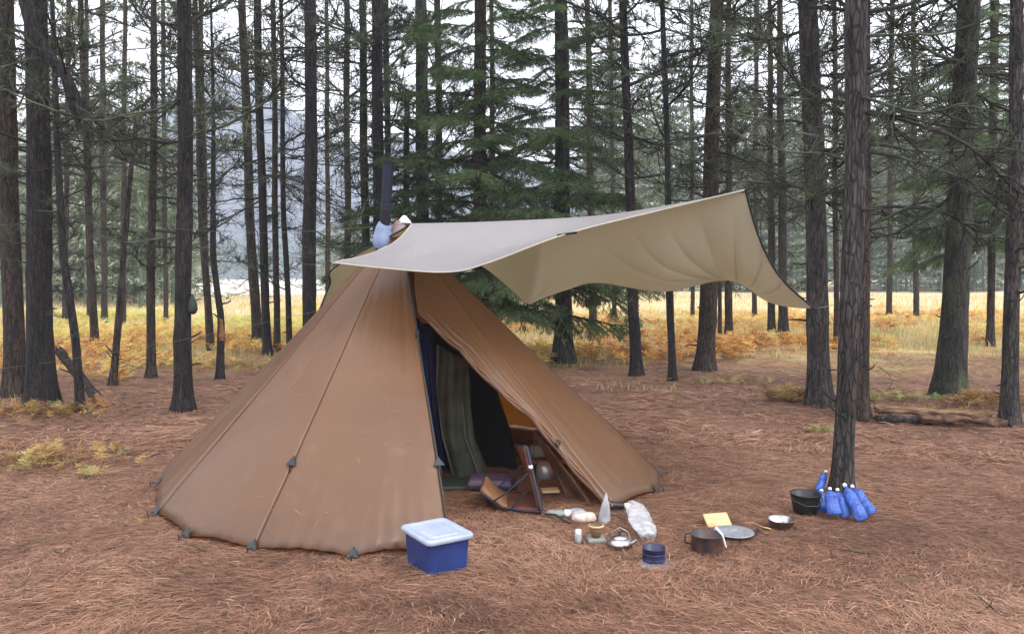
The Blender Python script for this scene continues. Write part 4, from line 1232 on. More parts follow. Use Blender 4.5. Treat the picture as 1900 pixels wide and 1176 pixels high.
def tie_tab(p, d2, ln=0.07, r_=0.012):
    mb = MB(); mb.M = local(tarp); d2 = Vector(d2).normalized(); mb.tube([p - d2 * ln * .5, p + d2 * ln * .5], r_, 6, sq=0.5); mb.build('tie_tab', M['black_web'], tarp)
tie_tab(rows[0][int(N * .66)], (1, 0, .15), 0.14, 0.016)
tie_tab(rows[0][0], (-1, 0, 0), 0.08); tie_tab(rows[NF][N], (1, 0, 0.6), 0.08, 0.018)
tie_tab(rows[-1][N], (1, 0, 0), 0.10, 0.018); tie_tab(rows[-1][int(N * .855)], (0, 0, 1), 0.07, 0.016); tie_tab(rows[-1][int(N * .44)], (0, 0, 1), 0.06, 0.016)
# tarp logo: small dark leaf shaped mark printed on the underside
# guy lines
def guy(a, b, label, sag=0.03, r_=0.0016, name='guy_line', m_='cord'):
    a = Vector(a); b = Vector(b); mb = MB()
    mb.tube([a.lerp(b, t) - Vector((0, 0, sag * sin(pi * t))) for t in np.linspace(0, 1, 14)], r_, 5)
    tag(mb.build(name, M[m_], None), label, 'cord', 'cords pitching the tarp')
guy(rows[0][0], at(560, 488, 12.0), 'pale cord from the left tarp corner back to the dark trunk beside the tent', 0.02)
guy(rows[-1][0], at(2, 684, 10.2), 'long pale cord low across the left trunks from the rear tarp corner', 0.05)
guy(Rg[0], at(322, 424, 9.7), 'pale cord from the tarp ridge left past the stove pipe to the black trunk', 0.06)
guy(rows[-1][N], at(1545, 566, 8.9), 'short cord from the lowest tarp corner towards the brown right trunk', 0.0, 0.004)
guy(Rg[N], at(1592, 318, 5.55), 'dark cord from the high tarp corner to the nearest trunk', 0.01, 0.0035, m_='black_web')

# ------------------------------------------------------------ inside the tent
def sheet(name, m_, rows, parent=None, th=0.006, lab=None, cat=None):
    mb = MB()
    if parent is not None: mb.M = local(parent)
    mb.grid(rows); o = mb.build(name, M[m_], parent); solid(o, th)
    if lab: tag(o, lab, cat)
    return o
def drape(Ls, Rs, n=24, m=20, wav=0.02, fr=14, seed=0, bulge=0.0):
    rws = []
    for j in range(n + 1):
        t = j / n * (len(Ls) - 1); i0 = min(len(Ls) - 2, int(t)); f = t - i0
        a = at(*Ls[i0]).lerp(at(*Ls[i0 + 1]), f); b = at(*Rs[i0]).lerp(at(*Rs[i0 + 1]), f)
        row = []
        for i in range(m + 1):
            u = i / m; q = a.lerp(b, u)
            q.y += wav * sin(u * fr + j * 0.13 + seed) + wav * .5 * sin(u * fr * 2.3 + j * .3 + seed) - bulge * sin(pi * u)
            row.append(q)
        rws.append(row)
    return rws
sheet('inner_curtain', 'navy', drape([(772, 588, 6.62), (778, 700, 6.68), (790, 800, 6.72), (806, 886, 6.74)], [(800, 615, 6.66), (812, 720, 6.70), (826, 810, 6.74), (840, 888, 6.76)], wav=0.02), None, 0.006, 'navy blue cloth curtain hanging just inside the tent door', 'curtain')
hb = drape([(812, 640, 6.62), (811, 720, 6.6), (822, 810, 6.55), (846, 897, 6.50)], [(868, 668, 6.66), (872, 730, 6.64), (878, 810, 6.58), (912, 893, 6.50)], wav=0.022, fr=9, bulge=0.05)
q_ = thing('sleeping_bag', 'olive green quilted sleeping bag hanging up to air in the tent', 'sleeping bag', tuple(at(850, 893, 6.5)))
sheet('shell', 'olive', hb, q_, 0.03)
mb = MB(); mb.M = local(q_); mb.tube([r_[0] + Vector((0, -0.01, 0)) for r_ in hb], 0.012, 6); mb.build('lining_edge', M['grey_edge'], q_)
mb = MB(); mb.M = local(q_); mb.tube([r_[-6] + Vector((0, -0.03, 0)) for r_ in hb[10:]], 0.009, 6); mb.build('zip_edge', M['grey_edge'], q_)
sheet('inner_nest', 'black_cloth', drape([(760, 600, 7.5), (770, 720, 7.4), (790, 820, 7.3), (800, 895, 7.1)], [(856, 600, 7.5), (915, 705, 7.3), (948, 800, 7.0), (965, 900, 6.7)], wav=0.01), None, 0.006, 'black mesh inner tent hanging behind the olive sleeping bag', 'inner tent')
mb = MB(); c = gnd(856, 900); mb.box((c.x, c.y, 0.02), (0.50, 0.36, 0.03), 0.1, 0.01)
tag(mb.build('groundsheet', M['mat_green'], None), 'dark green groundsheet on the needles inside the door', 'groundsheet')
mb = MB(); c = gnd(912, 912); mb.box((c.x, c.y + 0.05, 0.065), (0.36, 0.26, 0.07), -0.1, 0.03)
tag(mb.build('sleeping_pad', M['purple'], None), 'folded dull purple pad behind the tan seat of the camp chair', 'sleeping pad')
# legless camp chair
ch = thing('camp_chair', 'legless rust brown camp chair with navy straps standing in the door', 'camp chair', tuple(gnd(950, 965)))
def chair_grid(c4, nu=10, nv=10, bul=0.02, dirn=(0, -1, 0)):
    A, B, C_, D = [Vector(p) for p in c4]; dn = Vector(dirn)
    return [[A.lerp(B, u / nu).lerp(D.lerp(C_, u / nu), v / nv) + dn * bul * sin(pi * u / nu) * sin(pi * v / nv) for u in range(nu + 1)] for v in range(nv + 1)]
s1 = at(893, 952, 5.62); s2 = at(1004, 966, 5.50); s3 = at(1000, 928, 5.95); s4 = at(900, 922, 5.95)
for p in (s1, s2, s3, s4): p.z = max(p.z, 0.03)
s1.z = 0.13; s4.z = 0.16
mb = MB(); mb.M = local(ch)
seat = []
for j in range(9):
    v = j / 8; row = []
    for i in range(15):
        u = i / 14; q = s1.lerp(s2, u).lerp(s4.lerp(s3, u), v); q.z = 0.025 + 0.13 * max(0, 1 - u * 2.2) ** 1.6; row.append(q)
    seat.append(row)
mb.grid([r_[6:] for r_ in seat]); solid(mb.build('seat', M['rust_cloth'], ch), 0.03)
mb = MB(); mb.M = local(ch); mb.grid([r_[:7] for r_ in seat]); solid(mb.build('seat_front', M['tan_cloth'], ch), 0.035)
b1 = at(1002, 964, 5.50); b2 = at(1003, 925, 5.93); t1 = at(975, 828, 5.72); t2 = at(958, 824, 6.1)
b1.z = b2.z = 0.04
mb = MB(); mb.M = local(ch); bg_ = chair_grid((b1, b2, t2, t1), dirn=(-1, 0, 0)); mb.grid(bg_); solid(mb.build('backrest', M['rust_cloth'], ch), 0.03)
def strap(pts, r_=0.012, m_='strap_navy', name='strap', parent=ch, sq=0.6):
    mb = MB(); mb.M = local(parent); mb.tube(pts, r_, 6, sq=sq); mb.build(name, M[m_], parent)
strap([s1 + Vector((0, -.01, 0)), seat[0][5] + Vector((0, -.01, 0)), seat[0][10] + Vector((0, -.01, 0)), s2 + Vector((0, -.01, 0.0))], 0.018)
strap([b1 + Vector((.01, -.01, 0)), t1 + Vector((.01, -.01, 0))], 0.017)
strap([b2 + Vector((.01, -.01, 0)), t2], 0.014)
strap([t1, t2], 0.016)
strap([seat[0][3] + Vector((0, -.02, 0.01)), seat[0][6] + Vector((0, -.02, 0.12)), b1.lerp(t1, 0.62)], 0.010)
strap([seat[-1][3], b2.lerp(t2, 0.62)], 0.010)
strap([seat[0][7] + Vector((0, -.02, 0.01)), b1.lerp(t1, 0.3) + Vector((-.06, -.02, 0))], 0.010)
mb = MB(); mb.M = local(ch); mb.box(tuple(b1.lerp(t1, 0.66) + Vector((0, -.025, 0))), (0.035, 0.012, 0.045)); mb.build('buckle', M['steel'], ch)
# thin pole line in the door
mb = MB(); mb.tube([at(991, 800, 5.97), at(990, 880, 5.97), gnd(990, 935)], 0.0045, 6)
tag(mb.build('door_cord', M['black_web'], None), 'thin black cord hanging straight down from the tied door edge', 'cord')
# low wooden shelf with gear further inside
sh = thing('camp_shelf', 'low tan camp table standing deep inside the tent', 'camp table', tuple(gnd(1010, 905) + Vector((0, 0.5, 0))))
mb = MB(); mb.M = local(sh); c = at(1010, 852, 6.9); mb.box(tuple(c), (0.36, 0.25, 0.03), 0, 0.006); mb.build('tabletop', M['tan_cloth'], sh)
for dx in (-.16, .16):
    for dy in (-.1, .1):
        mb = MB(); mb.M = local(sh); mb.tube([(c.x + dx, c.y + dy, c.z), (c.x + dx, c.y + dy, 0)], 0.01, 6); mb.build('leg', M['black_web'], sh)
mb = MB(); c = at(1002, 836, 6.88); mb.box(tuple(c), (0.17, 0.12, 0.09), 0.2, 0.02); tag(mb.build('stuff_sack', M['grey_cloth'], None), 'grey green stuff sack on the low table inside the tent', 'bag')
def lathe_obj(name, m_, prof, c, lab, cat, cap=False, group=None):
    mb = MB(); mb.lathe(prof, 26, (0, 0, 0), cap); o = mb.build(name, M[m_], None, loc=tuple(c)); tag(o, lab, cat, group); return o
c = gnd(1017, 908) + Vector((0, .35, 0)); lathe_obj('cooking_pot', 'alu', [(0.001, 0), (0.07, 0), (0.08, 0.02), (0.08, 0.10), (0.06, 0.125), (0.0, 0.135)], c, 'round grey lidded pot in the shade under the low table', 'pot')
mb = MB(); c = gnd(1016, 918); mb.box((c.x, c.y, 0.035), (0.17, 0.10, 0.02), 0.15, 0.004); tag(mb.build('wooden_board', M['tan_wood'], None), 'small orange wooden board lying inside the door right of the chair', 'board')

# ------------------------------------------------------------ storage box
bx = gnd(804, 1040); BZ = ghs(bx.x, bx.y)
rot = atan2((-.44) - (-.66), 4.50 - 4.72)   # direction of the left face
A_ = gnd(797, 1075); Lb = gnd(746, 1042); Rb = gnd(868, 1057)
vx = Vector((1.0, 0.62, 0)).normalized(); 
e1 = (Rb - A_); e2 = (Lb - A_)
W_, D_ = 0.265, 0.335
dir1 = Vector((cos(radians(33)), sin(radians(33)), 0)); dir2 = Vector((-sin(radians(33)), cos(radians(33)), 0))
cen = A_ + dir1 * W_ / 2 + dir2 * D_ / 2
box = thing('storage_box', 'blue plastic storage box with a milky white lid in front of the tent', 'storage box', (cen.x, cen.y, BZ - 0.005), radians(33))
Hb = 0.222
def rrect(hw, hd, z, r_, n=5):
    out = []
    for k, (sx, sy) in enumerate(((1, 1), (-1, 1), (-1, -1), (1, -1))):
        for a in np.linspace(0, 90, n):
            t = radians(a + 90 * k); out.append((sx * (hw - r_) + r_ * cos(t), sy * (hd - r_) + r_ * sin(t), z))
    return out
mb = MB(); rws = [rrect(W_ / 2 - .022, D_ / 2 - .022, 0.0, .02), rrect(W_ / 2 - .016, D_ / 2 - .016, .012, .028)]
for z in np.linspace(.03, Hb - .03, 5): rws.append(rrect(W_ / 2 - .014 + .012 * z / Hb, D_ / 2 - .014 + .012 * z / Hb, z, .03))
rws += [rrect(W_ / 2 - .002, D_ / 2 - .002, Hb - .025, .03), rrect(W_ / 2 + .006, D_ / 2 + .006, Hb - .022, .032), rrect(W_ / 2 + .006, D_ / 2 + .006, Hb - .004, .032)]
mb.grid(rws, True); mb.add(rws[0], [tuple(range(19, -1, -1))]); mb.build('tub', M['blue_box'], box)
mb = MB(); rws = [rrect(W_ / 2 + .010, D_ / 2 + .010, Hb - .018, .034), rrect(W_ / 2 + .016, D_ / 2 + .016, Hb - .012, .036), rrect(W_ / 2 + .017, D_ / 2 + .017, Hb + .004, .036), rrect(W_ / 2 + .010, D_ / 2 + .010, Hb + .012, .034),
                  rrect(W_ / 2 - .006, D_ / 2 - .006, Hb + .013, .03), rrect(W_ / 2 - .018, D_ / 2 - .018, Hb + .006, .026), rrect(W_ / 2 - .050, D_ / 2 - .050, Hb + .005, .02), rrect(W_ / 2 - .056, D_ / 2 - .056, Hb + .009, .02)]
mb.grid(rws, True); mb.add(rws[-1], [tuple(range(20))]); mb.build('lid', M['lid'], box)

# ------------------------------------------------------------ cooking things on the needles
def G(px, py, dz=0.0):
    c = gnd(px, py); c.z = ghs(c.x, c.y) + dz; return c
def shell(ro, h, th=0.003, taper=1.0, lip=0.004):
    return [(0.0, 0.003), (ro * taper * .92, 0.003), (ro * taper, 0.014), (ro, h), (ro + lip, h + .002), (ro - th, h + .002), (ro * taper - th, 0.016), (0, 0.012)]
# blue pot
c = G(1213, 1042); t_ = thing('blue_pot', 'small dark blue enamel pot nearest the camera', 'pot', tuple(c))
mb = MB(); mb.lathe(shell(0.064, 0.092, lip=.005), 32); mb.lathe([(0.0655, 0.03), (0.068, 0.033), (0.0655, 0.036)], 32); mb.lathe([(0.0655, 0.06), (0.068, 0.063), (0.0655, 0.066)], 32); mb.build('body', M['blue_enamel'], t_)
c = G(1222, 1052, 0.004); lathe_obj('pot_lid', 'alu', [(0.0, 0.006), (0.10, 0.004), (0.108, 0.0)], c + Vector((0, 0.05, 0)), 'flat grey tray under the dark blue pot', 'tray')
# rusty pot with spatula
c = G(1311, 1021); t_ = thing('sooty_pot', 'wide sooty pot with rust brown sides holding a white spoon', 'pot', tuple(c))
mb = MB(); mb.lathe(shell(0.092, 0.105, lip=.004), 32); mb.build('body', M['rusty'], t_)
mb = MB(); mb.tube([(-.085, .02, .10), (-.125, .02, .10), (-.128, .02, .05), (-.09, .02, .04)], 0.005, 5); mb.build('handle', M['black_pot'], t_)
mb = MB(); a = c + Vector((.085, -.02, .06)); mb.tube([a + Vector((0.02, -.02, -.02)), a + Vector((0.0, -.01, .05)), a + Vector((-.03, .02, .085))], [.010, .012, .016], 8, sq=.5)
tag(mb.build('white_spoon', M['white'], None), 'white plastic spoon hooked over the rim of the sooty pot', 'spoon')
# kettle
c = G(1150, 1013); t_ = thing('kettle', 'low round steel kettle with a domed lid and knob', 'kettle', tuple(c))
mb = MB(); mb.lathe([(0, .002), (.058, .002), (.072, .02), (.074, .036), (.058, .058), (.040, .064)], 30); mb.build('body', M['steel'], t_)
mb = MB(); mb.lathe([(.046, .064), (.044, .070), (.020, .080), (0.0, .083)], 26); mb.build('lid', M['steel'], t_)
mb = MB(); mb.lathe([(.004, .082), (.004, .090), (.011, .094), (.010, .102), (0, .104)], 14); mb.build('knob', M['black_pot'], t_)
mb = MB(); mb.tube([(-.066, 0, .05), (-.05, 0, .10), (0, 0, .128), (.05, 0, .10), (.066, 0, .05)], 0.0028, 5); mb.build('bail', M['steel'], t_)
mb = MB(); mb.tube([(.066, -.02, .035), (.088, -.03, .05), (.098, -.034, .062)], [.012, .009, .007], 8); mb.build('spout', M['steel'], t_)
# wooden cup / grinder on black base
c = G(1106, 1004); t_ = thing('coffee_dripper', 'dark wooden cup with a pale rim standing on a grey stove', 'cup', tuple(c))
mb = MB(); mb.box((0, 0, .022), (.115, .09, .03), 0.1, .01); mb.build('base', M['grey_cloth'], t_)
mb = MB(); mb.lathe([(0, .04), (.026, .04), (.030, .05), (.044, .112), (.038, .112), (.028, .055), (0, .05)], 24); mb.build('cup', M['dark_wood'], t_)
mb = MB(); mb.lathe([(.044, .104), (.048, .107), (.048, .114), (.042, .116)], 24); mb.build('rim', M['tan_wood'], t_)
# white jar
c = G(1073, 1004); t_ = thing('spice_jar', 'small white jar left of the dark wooden cup', 'jar', tuple(c))
mb = MB(); mb.lathe([(0, 0), (.022, 0), (.024, .006), (.024, .05), (.018, .06)], 20); mb.build('body', M['film'], t_)
mb = MB(); mb.lathe([(.019, .058), (.019, .078), (.016, .082), (0, .082)], 20); mb.build('cap', M['white'], t_)
# plate
c = G(1366, 1000); t_ = thing('plate', 'shallow grey metal plate lying behind the sooty pot', 'plate', tuple(c + Vector((0, .06, .012))))
mb = MB(); mb.lathe([(0, .004), (.095, .004), (.122, .022), (.128, .024), (.126, .027), (.095, .009), (0, .009)], 36); mb.build('dish', M['alu'], t_)
mb = MB(); mb.tube([(.12, .01, .022), (.17, .05, .022), (.175, .02, .02), (.128, -.01, .02)], .004, 5); mb.build('handle', M['black_pot'], t_)
# cutting board
c = G(1333, 976); mb = MB(); mb.box((0, 0, .0), (.165, .125, .014), 0, .005)
o = mb.build('cutting_board', M['tan_wood'], None, loc=tuple(c + Vector((0, .03, .04)))); o.rotation_euler = (radians(28), radians(-3), radians(4)); tag(o, 'pale tan wooden board propped behind the grey plate', 'board')
# wooden spoon
a, b = G(1382, 974, .02), G(1430, 986, .02)
mb = MB(); mb.tube([a, a.lerp(b, .4) + Vector((0, 0, .012)), a.lerp(b, .72), a.lerp(b, .85), b], [.004, .0045, .005, .016, .012], 8, sq=.4); tag(mb.build('wooden_spoon', M['tan_wood'], None), 'long pale spoon between the plate and the steel bowl', 'spoon')
# steel bowl
c = G(1455, 984); lathe_obj('steel_bowl', 'steel', [(0, .002), (.05, .002), (.072, .02), (.088, .058), (.092, .060), (.084, .058), (.068, .022), (.048, .008), (0, .008)], c + Vector((0, .06, 0)), 'shiny steel bowl left of the black pot', 'bowl')
# black pot
c = G(1501, 958); t_ = thing('black_pot', 'deep black pot with its wire handle folded down beside the bottles', 'pot', tuple(c + Vector((0, .07, 0))))
mb = MB(); mb.lathe([(0, .002), (.070, .002), (.080, .012), (.096, .10), (.100, .137), (.106, .141), (.104, .145), (.094, .137), (.078, .02), (0, .012)], 34); mb.build('body', M['black_pot'], t_)
mb = MB(); mb.tube([(-.104, 0, .13), (-.098, -.06, .105), (-.04, -.118, .085), (.04, -.118, .085), (.098, -.06, .105), (.104, 0, .13)], .004, 6); mb.build('bail', M['grey_patch'], t_)
# white standing pouch
def pouch(name, c, w, h, d, lean, m_, lab, cat, rz=0, seed=1, top=0.15):
    rr = random.Random(seed); mb = MB(); rws = []
    for j in range(13):
        t = j / 12; ww = w * (1 - (1 - top) * t ** 1.6) * (1 + .05 * sin(t * 9 + seed)); dd = d * (1 - t) ** .6 + .004
        row = []
        for k in range(20):
            a = 2 * pi * k / 20
            row.append(Vector((cos(a) * ww / 2 * (1 + .06 * rr.uniform(-1, 1)) + lean[0] * t * h, sin(a) * dd / 2 * (1 + .15 * rr.uniform(-1, 1)) + lean[1] * t * h, t * h)))
        rws.append(row)
    mb.grid(rws, True); mb.add(rws[0], [tuple(range(19, -1, -1))]); mb.add(rws[-1], [tuple(range(20))])
    o = mb.build(name, M[m_], None, loc=tuple(c)); o.rotation_euler = (0, 0, rz); tag(o, lab, cat); return o
pouch('food_pouch', G(1121, 966), .085, .20, .05, (.06, 0), 'film', 'tall white pouch standing at the foot of the right tent flap', 'pouch', 0, 3, .12)
# black torch with white end
a, b = G(1133, 946, .035), G(1168, 946, .03)
t_ = thing('torch', 'black ribbed torch with a pale head lying beside the white pouch', 'torch', tuple(a))
mb = MB(); mb.M = local(t_); mb.tube([a.lerp(b, f) for f in np.linspace(0, .72, 9)], [.032, .034, .026, .028, .024, .026, .022, .024, .02], 14); mb.build('body', M['black_pot'], t_)
mb = MB(); mb.M = local(t_); mb.tube([a.lerp(b, .70), a.lerp(b, .80), b], [.017, .021, .019], 12); mb.build('head', M['white'], t_)
# clear bag: slumped tube
M['clear'] = mat('clear_plastic_film', (0.62, 0.64, 0.68), 0.15, spec=1.0, col2=(0.85, 0.86, 0.88), scale=16, lo=0.45, hi=0.6, bump=0.9, bscale=24, bdist=0.012, alpha=0.42)
a, b = G(1172, 958, .10), G(1204, 1006, .035)
mb = MB(); rr = random.Random(4); rws = []; ax = b - a; sx = ax.cross(Vector((0, 0, 1))).normalized(); ux = sx.cross(ax).normalized()
for j in range(40):
    t = j / 39; c = a.lerp(b, t); wd = .050 + .028 * sin(pi * min(1, t * 1.1)) ; row = []
    for k in range(36):
        an = 2 * pi * k / 36; n_ = mnoise.noise(Vector((cos(an) * 1.6, sin(an) * 1.6, t * 3))) + .35 * mnoise.noise(Vector((cos(an) * 5, sin(an) * 5, t * 16)))
        f = (1 + .38 * n_) * (1 if 1 < j < 38 else .8)
        row.append(c + sx * cos(an) * wd * f + ux * sin(an) * (.018 + .016 * t) * f)
    rws.append(row)
mb.grid(rws, True)
tag(mb.build('plastic_bag', M['clear'], None), 'clear crumpled plastic bag slumped behind the dark blue pot', 'plastic bag')
# food packets
def lump(name, px, py, dx, dy, dz, m_, lab, cat, seed, rz=0.0):
    rr = random.Random(seed); c = G(px, py); mb = MB(); rws = []
    for j in range(9):
        ph = -pi / 2 + pi * j / 8; row = []
        for k in range(18):
            th = 2 * pi * k / 18; f = 1 + .16 * mnoise.noise(Vector((cos(th) * 2 + seed, sin(th) * 2, ph * 2)))
            sx = abs(cos(th)) ** .6 * (1 if cos(th) > 0 else -1); sy = abs(sin(th)) ** .6 * (1 if sin(th) > 0 else -1)
            row.append((dx / 2 * sx * cos(ph) ** .5 * f, dy / 2 * sy * cos(ph) ** .5 * f, dz * (.5 + .5 * sin(ph)) * f))
        rws.append(row)
    mb.grid(rws, True); o = mb.build(name, M[m_], None, loc=tuple(c)); o.rotation_euler = (0, 0, rz); tag(o, lab, cat); return o
lump('food_packet', 1083, 966, .17, .11, .06, 'paper', 'crumpled brown and white food packet left of the white pouch', 'packet', 5)
lump('food_packet', 1070, 957, .12, .09, .055, 'film', 'whitish wrapper lying behind the brown food packet', 'packet', 6, .4)
lump('stuff_sack', 1030, 957, .13, .08, .045, 'grey_cloth', 'grey green cloth roll on the needles right of the camp chair', 'bag', 7)
lump('paper_roll', 1055, 957, .07, .07, .05, 'white', 'white paper roll at the end of the grey green cloth roll', 'paper roll', 8)
a, b = G(1012, 960, .03), G(1060, 972, .012)
mb = MB(); mb.tube([a, a.lerp(b, .4) + Vector((0, 0, .02)), a.lerp(b, .8), b], .008, 6); tag(mb.build('black_strap', M['black_web'], None), 'black strap trailing from the camp chair onto the needles', 'strap')

# ------------------------------------------------------------ blue water bottles round the trunk
def bottle(foot, cap, w, lab, bulge=1.0, dy=0.0):
    f = G(*foot); f = f + Vector((0, dy, w * .42)); d0 = f.y
    cp_ = at(cap[0], cap[1], d0 + cap[2]); ax = cp_ - f; Ln = ax.length
    t_ = thing('water_bottle', lab, 'water bottle', tuple(f), 0, 'blue soft water bottles')
    a = ax.normalized(); side = a.cross(Vector((0, 1, 0))).normalized(); nn = side.cross(a)
    mb = MB(); rws = []; sd = foot[0] * .1
    prof = [(-.02, .60, .25), (0.0, .92, .45), (.03, 1.0, .75), (.12, .97, .95), (.25, 1.0, 1), (.4, .96, .95), (.52, .99, 1), (.64, .93, .95), (.72, .85, .9), (.78, .68, .75), (.83, .40, .45), (.87, .20, .22), (.93, .17, .2)]
    for j, (t, k, kd) in enumerate(prof):
        c = ax * t + nn * (.006 * sin(t * 9 + sd)); row = []
        for q in range(28):
            th = 2 * pi * q / 28; cr_ = 1 - .16 * abs(mnoise.noise(Vector((cos(th) * 2 + sd, sin(th) * 2, t * 8)))) * 2 * (t < .8)
            row.append(c + side * (cos(th) * w / 2 * k * cr_) + nn * (sin(th) * w / 2 * (.66 * kd) * bulge * cr_))
        rws.append(row)
    mb.grid(rws, True); mb.add(rws[0], [tuple(range(27, -1, -1))]); mb.build('body', M['blue_bottle'], t_)
    for sg in (-1, 1):
        mb = MB(); mb.tube([ax * t + nn * (.006 * sin(t * 9 + sd)) + side * sg * w / 2 * k * .97 for (t, k, kd) in prof[1:10]], .003, 5); mb.build('seam', M['blue_seam'], t_)
    mb = MB(); mb.tube([ax * .91, ax * .92, ax * .99, ax], [.011, .0125, .0125, .010], 12); mb.build('cap', M['white'], t_)
bottle((1526, 922), (1533, 873, .12), .066, 'blue water bottle standing upright highest against the left of the trunk', 1, .08)
bottle((1530, 957), (1524, 908, .10), .07, 'short blue water bottle squeezed beside the black pot', 1, .03)
bottle((1550, 966), (1539, 904, .10), .105, 'wide flat blue water bottle facing the camera, second from the black pot', .7)
bottle((1574, 967), (1553, 906, .12), .080, 'blue water bottle in the middle of the heap', .9, .03)
bottle((1597, 969), (1566, 897, .20), .090, 'long blue water bottle slanting right in front of the trunk', 1, -.02)
bottle((1617, 961), (1580, 900, .20), .085, 'outermost blue water bottle slanting to the right', 1, .0)

# ------------------------------------------------------------ bag on the black trunk, logs, sticks
hb_ = at(357, 545, 9.75)
t_ = thing('hanging_bag', 'small dark green bag hanging on the right side of the black trunk', 'bag', tuple(hb_))
mb = MB(); rws = []
for z, r_ in ((0, .008), (-.05, .03), (-.12, .055), (-.19, .062), (-.235, .04), (-.25, .005)):
    rws.append([Vector((cos(a) * r_, sin(a) * r_ * .7, z)) for a in np.linspace(0, 2 * pi, 15)[:-1]])
mb.grid(rws, True); mb.build('sack', M['green_bag'], t_)
mb = MB(); mb.tube([(0, 0, -.01), (-.05, 0, .03), (-.11, .05, .05)], .004, 5); mb.build('cord', M['black_web'], t_)
def rough_log(name, a, b, r0, r1, m_, lab, cat, seed, parent=None, seg=14, rag=.18, n=26):
    rr = random.Random(seed); a, b = Vector(a), Vector(b); ax = (b - a); t0 = ax.normalized(); s_ = t0.cross(Vector((0, 0, 1))).normalized(); u_ = s_.cross(t0)
    rws = []
    for j in range(n + 1):
        t = j / n; c = a + ax * t; r_ = r0 + (r1 - r0) * t
        rws.append([c + (s_ * cos(th) + u_ * sin(th)) * r_ * (1 + rag * mnoise.noise(Vector((cos(th) * 1.5 + seed, sin(th) * 1.5, t * 6))) * 2 + .05 * rr.uniform(-1, 1)) + t0 * (rr.uniform(-1, 1) * r_ * .8 if j in (0, n) else 0) for th in np.linspace(0, 2 * pi, seg + 1)[:-1]])
    mb = MB()
    if parent is not None: mb.M = local(parent)
    mb.grid(rws, True); mb.add(rws[0], [tuple(range(seg - 1, -1, -1))]); mb.add(rws[-1], [tuple(range(seg))])
    o = mb.build(name, M[m_], parent)
    if lab: tag(o, lab, cat)
    return o
e_ = gnd(190, 758)
lg = thing('leaning_log', 'broken grey log leaning behind the bent sapling with an orange splintered end', 'log', tuple(e_))
rough_log('log', at(108, 650, e_.y + .6), e_ + Vector((-.03, 0, .09)), .055, .065, 'bark_brown' if 'bark_brown' in M else 'log', None, None, 3, lg)
rough_log('splintered_end', e_ + Vector((-.10, -.02, .15)), e_ + Vector((.10, -.06, .04)), .07, .035, 'splinter', None, None, 5, lg, rag=.5, n=8)
rl = thing('rotten_log', 'long rotten split log lying at the foot of the right hand trunks', 'log', tuple(gnd(1740, 790)))
a, b = gnd(1632, 782), gnd(1850, 788)
rough_log('top_half', a + Vector((0, .1, .13)), b + Vector((0, .12, .09)), .040, .045, 'log', None, None, 8, rl, rag=.4, n=40)
rough_log('lower_half', a + Vector((-.05, -.02, .045)), a.lerp(b, .45) + Vector((0, 0, .02)), .035, .04, 'bark_grey', None, None, 9, rl, rag=.35, n=24)
rough_log('rotten_core', a.lerp(b, .33) + Vector((0, -.05, .06)), b + Vector((.03, -.06, .03)), .045, .055, 'rot', None, None, 10, rl, rag=.5, n=34)
rough_log('stump', gnd(426, 688) - Vector((0, 0, .05)), gnd(426, 688) + Vector((0, 0, .42)), .065, .05, 'bark_brown', 'short broken stump right of the rust scarred dead trunk', 'stump', 11)
def sapwood(): pass
rough_log('broken_scar', at(410, 592, gnd(408, 706).y - .05), at(412, 630, gnd(408, 706).y - .06), .03, .035, 'splinter', 'rust orange bark burl on the thin dead trunk', 'burl', 12, rag=.5, n=8)
# big dead trunk hung up diagonally at the top left
hd = thing('hung_up_dead_tree', 'thick dead limb slanting down at the top left corner with a broken end', 'dead tree', tuple(at(100, 100, 8.6)))
pts = [at(p[0], p[1], 8.6) for p in [(28, -120), (42, -20), (60, 55), (90, 105), (122, 142), (142, 185), (152, 222)]]
mb = MB(); mb.M = local(hd); mb.tube(pts, [.072, .069, .066, .062, .058, .052, .035], 10); mb.build('limb', M['bark_dark'], hd)
pts = [at(p[0], p[1], 8.6) for p in [(122, 142), (130, 180), (140, 215), (145, 240)]]
mb = MB(); mb.M = local(hd); mb.tube(pts, [.05, .045, .03, .008], 8); mb.build('splinter', M['twig_dark'], hd)
rr = random.Random(55)
for k in range(16):
    t = rr.random(); q = pts[0].lerp(pts[-1], 0) ; i = rr.randint(0, 5)
    base_ = [at(p[0], p[1], 8.6) for p in [(42, -20), (60, 55), (90, 105), (122, 142), (142, 185), (152, 222)]][i]
    o = link('branch', rr.choice(DEAD), hd, tuple(base_ - Vector(hd.location))); o.rotation_euler = (rr.uniform(-1, 1), rr.uniform(-.5, .5), rr.uniform(0, 6.28)); s = rr.uniform(.5, 1.2); o.scale = (s, s, s)
def stick(a, b, r_, lab, seed, m_='twig'):
    me = make_dead(seed, .5); a = Vector(a); b = Vector(b); d = b - a
    me2 = mesh_of(me, 'fallen_stick', [M[m_]]); o = link('fallen_stick', me2, None, tuple(a)); s = d.length
    o.rotation_euler = (0, -math.asin(max(-1, min(1, d.z / s))), atan2(d.y, d.x)); o.scale = (s, s * .8, s * .25); tag(o, lab, 'stick', 'fallen sticks'); return o
stick(G(1632, 708, .22), G(1672, 728, .02), .01, 'bare fallen stick sticking up between two right hand trunks', 901)
stick(G(300, 745, .03), G(420, 742, .03), .01, 'fallen twig left of the tent behind the black trunk foot', 902, 'twig_dark')
stick(G(1345, 765, .03), G(1440, 768, .03), .01, 'dark fallen twig on the open needles below the tarp', 903, 'twig_dark')
stick(G(575, 1044, .02), G(640, 1044, .02), .01, 'short grey stick lying in front of the tent hem', 904)
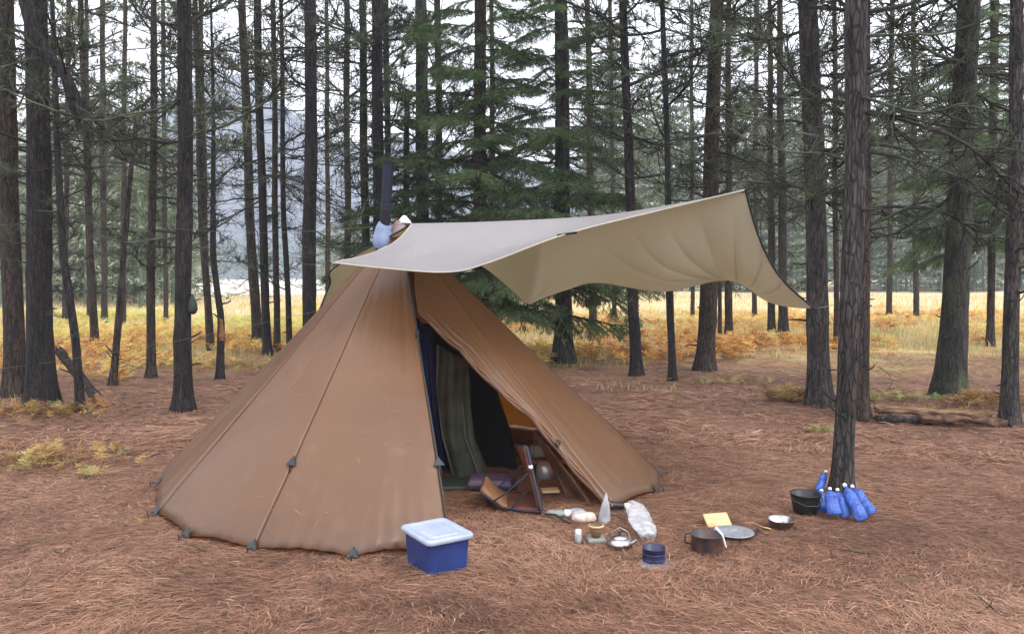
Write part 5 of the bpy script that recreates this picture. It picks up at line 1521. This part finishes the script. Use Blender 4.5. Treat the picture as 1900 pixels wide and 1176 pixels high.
stick(G(425, 752, .03), G(520, 700, .05), .01, 'crooked twig pile behind the left tent slope', 905, 'twig_dark')
stick(G(1280, 1085, .02), G(1360, 1075, .02), .01, 'thin twig on the needles in front of the pots', 906, 'twig_dark')
stick(G(1500, 1080, .02), G(1600, 1096, .02), .01, 'thin twig on the needles in the right foreground', 907, 'twig_dark')
stick(G(120, 1135, .02), G(240, 1120, .02), .01, 'thin twig in the lower left foreground', 908)

rr = random.Random(92)
mb = MB()
for k in range(150):
    px, py = rr.uniform(0, 1900), 740 + 420 * rr.random(); g_ = gnd(px, py)
    if hypot(g_.x - CX, g_.y - CY) < 2.15: continue
    a_ = rr.uniform(0, 6.28); ln = rr.uniform(.06, .28); q = Vector((g_.x, g_.y, ghs(g_.x, g_.y) + .012))
    mb.tube(gen_axis(rr, q, (cos(a_), sin(a_), .02), ln, 4, .12, 0), [.0032, .003, .0026, .002, .0014], 4, False)
tag(mb.build('twig_litter', M['twig'], None), 'thin dead twigs strewn over the needle floor', 'twigs', kind='stuff')

# needles fallen on the tent
rr = random.Random(33); vs = []; fs = []
for k in range(150):
    th = rr.uniform(-66, 14) if rr.random() < .7 else rr.uniform(58, 84); s = 0.35 + 0.62 * rr.random() ** .7
    q = cone(th, s); out = Vector((sin(radians(th)), -cos(radians(th)), 1.0)).normalized()
    t1 = (cone(th + 1.5, s) - q).normalized(); t2 = out.cross(t1); an = rr.uniform(0, 6.28); dv = (t1 * cos(an) + t2 * sin(an)) * rr.uniform(.025, .06); sd_ = (t2 * cos(an) - t1 * sin(an)) * .0014
    q = q + out * .004 - Vector(tent.location); b0_ = len(vs)
    vs += [tuple(q - sd_), tuple(q + sd_), tuple(q + dv + sd_ + out * .002), tuple(q + dv - sd_ + out * .002)]; fs.append((b0_, b0_ + 1, b0_ + 2, b0_ + 3))
mb = MB(); mb.v = vs; mb.f = fs
M['needle_straw'] = mat('straw_needle', (0.34, 0.20, 0.11), 0.8)
tag(mb.build('fallen_needles', M['needle_straw'], tent, smooth=False), kind='stuff')
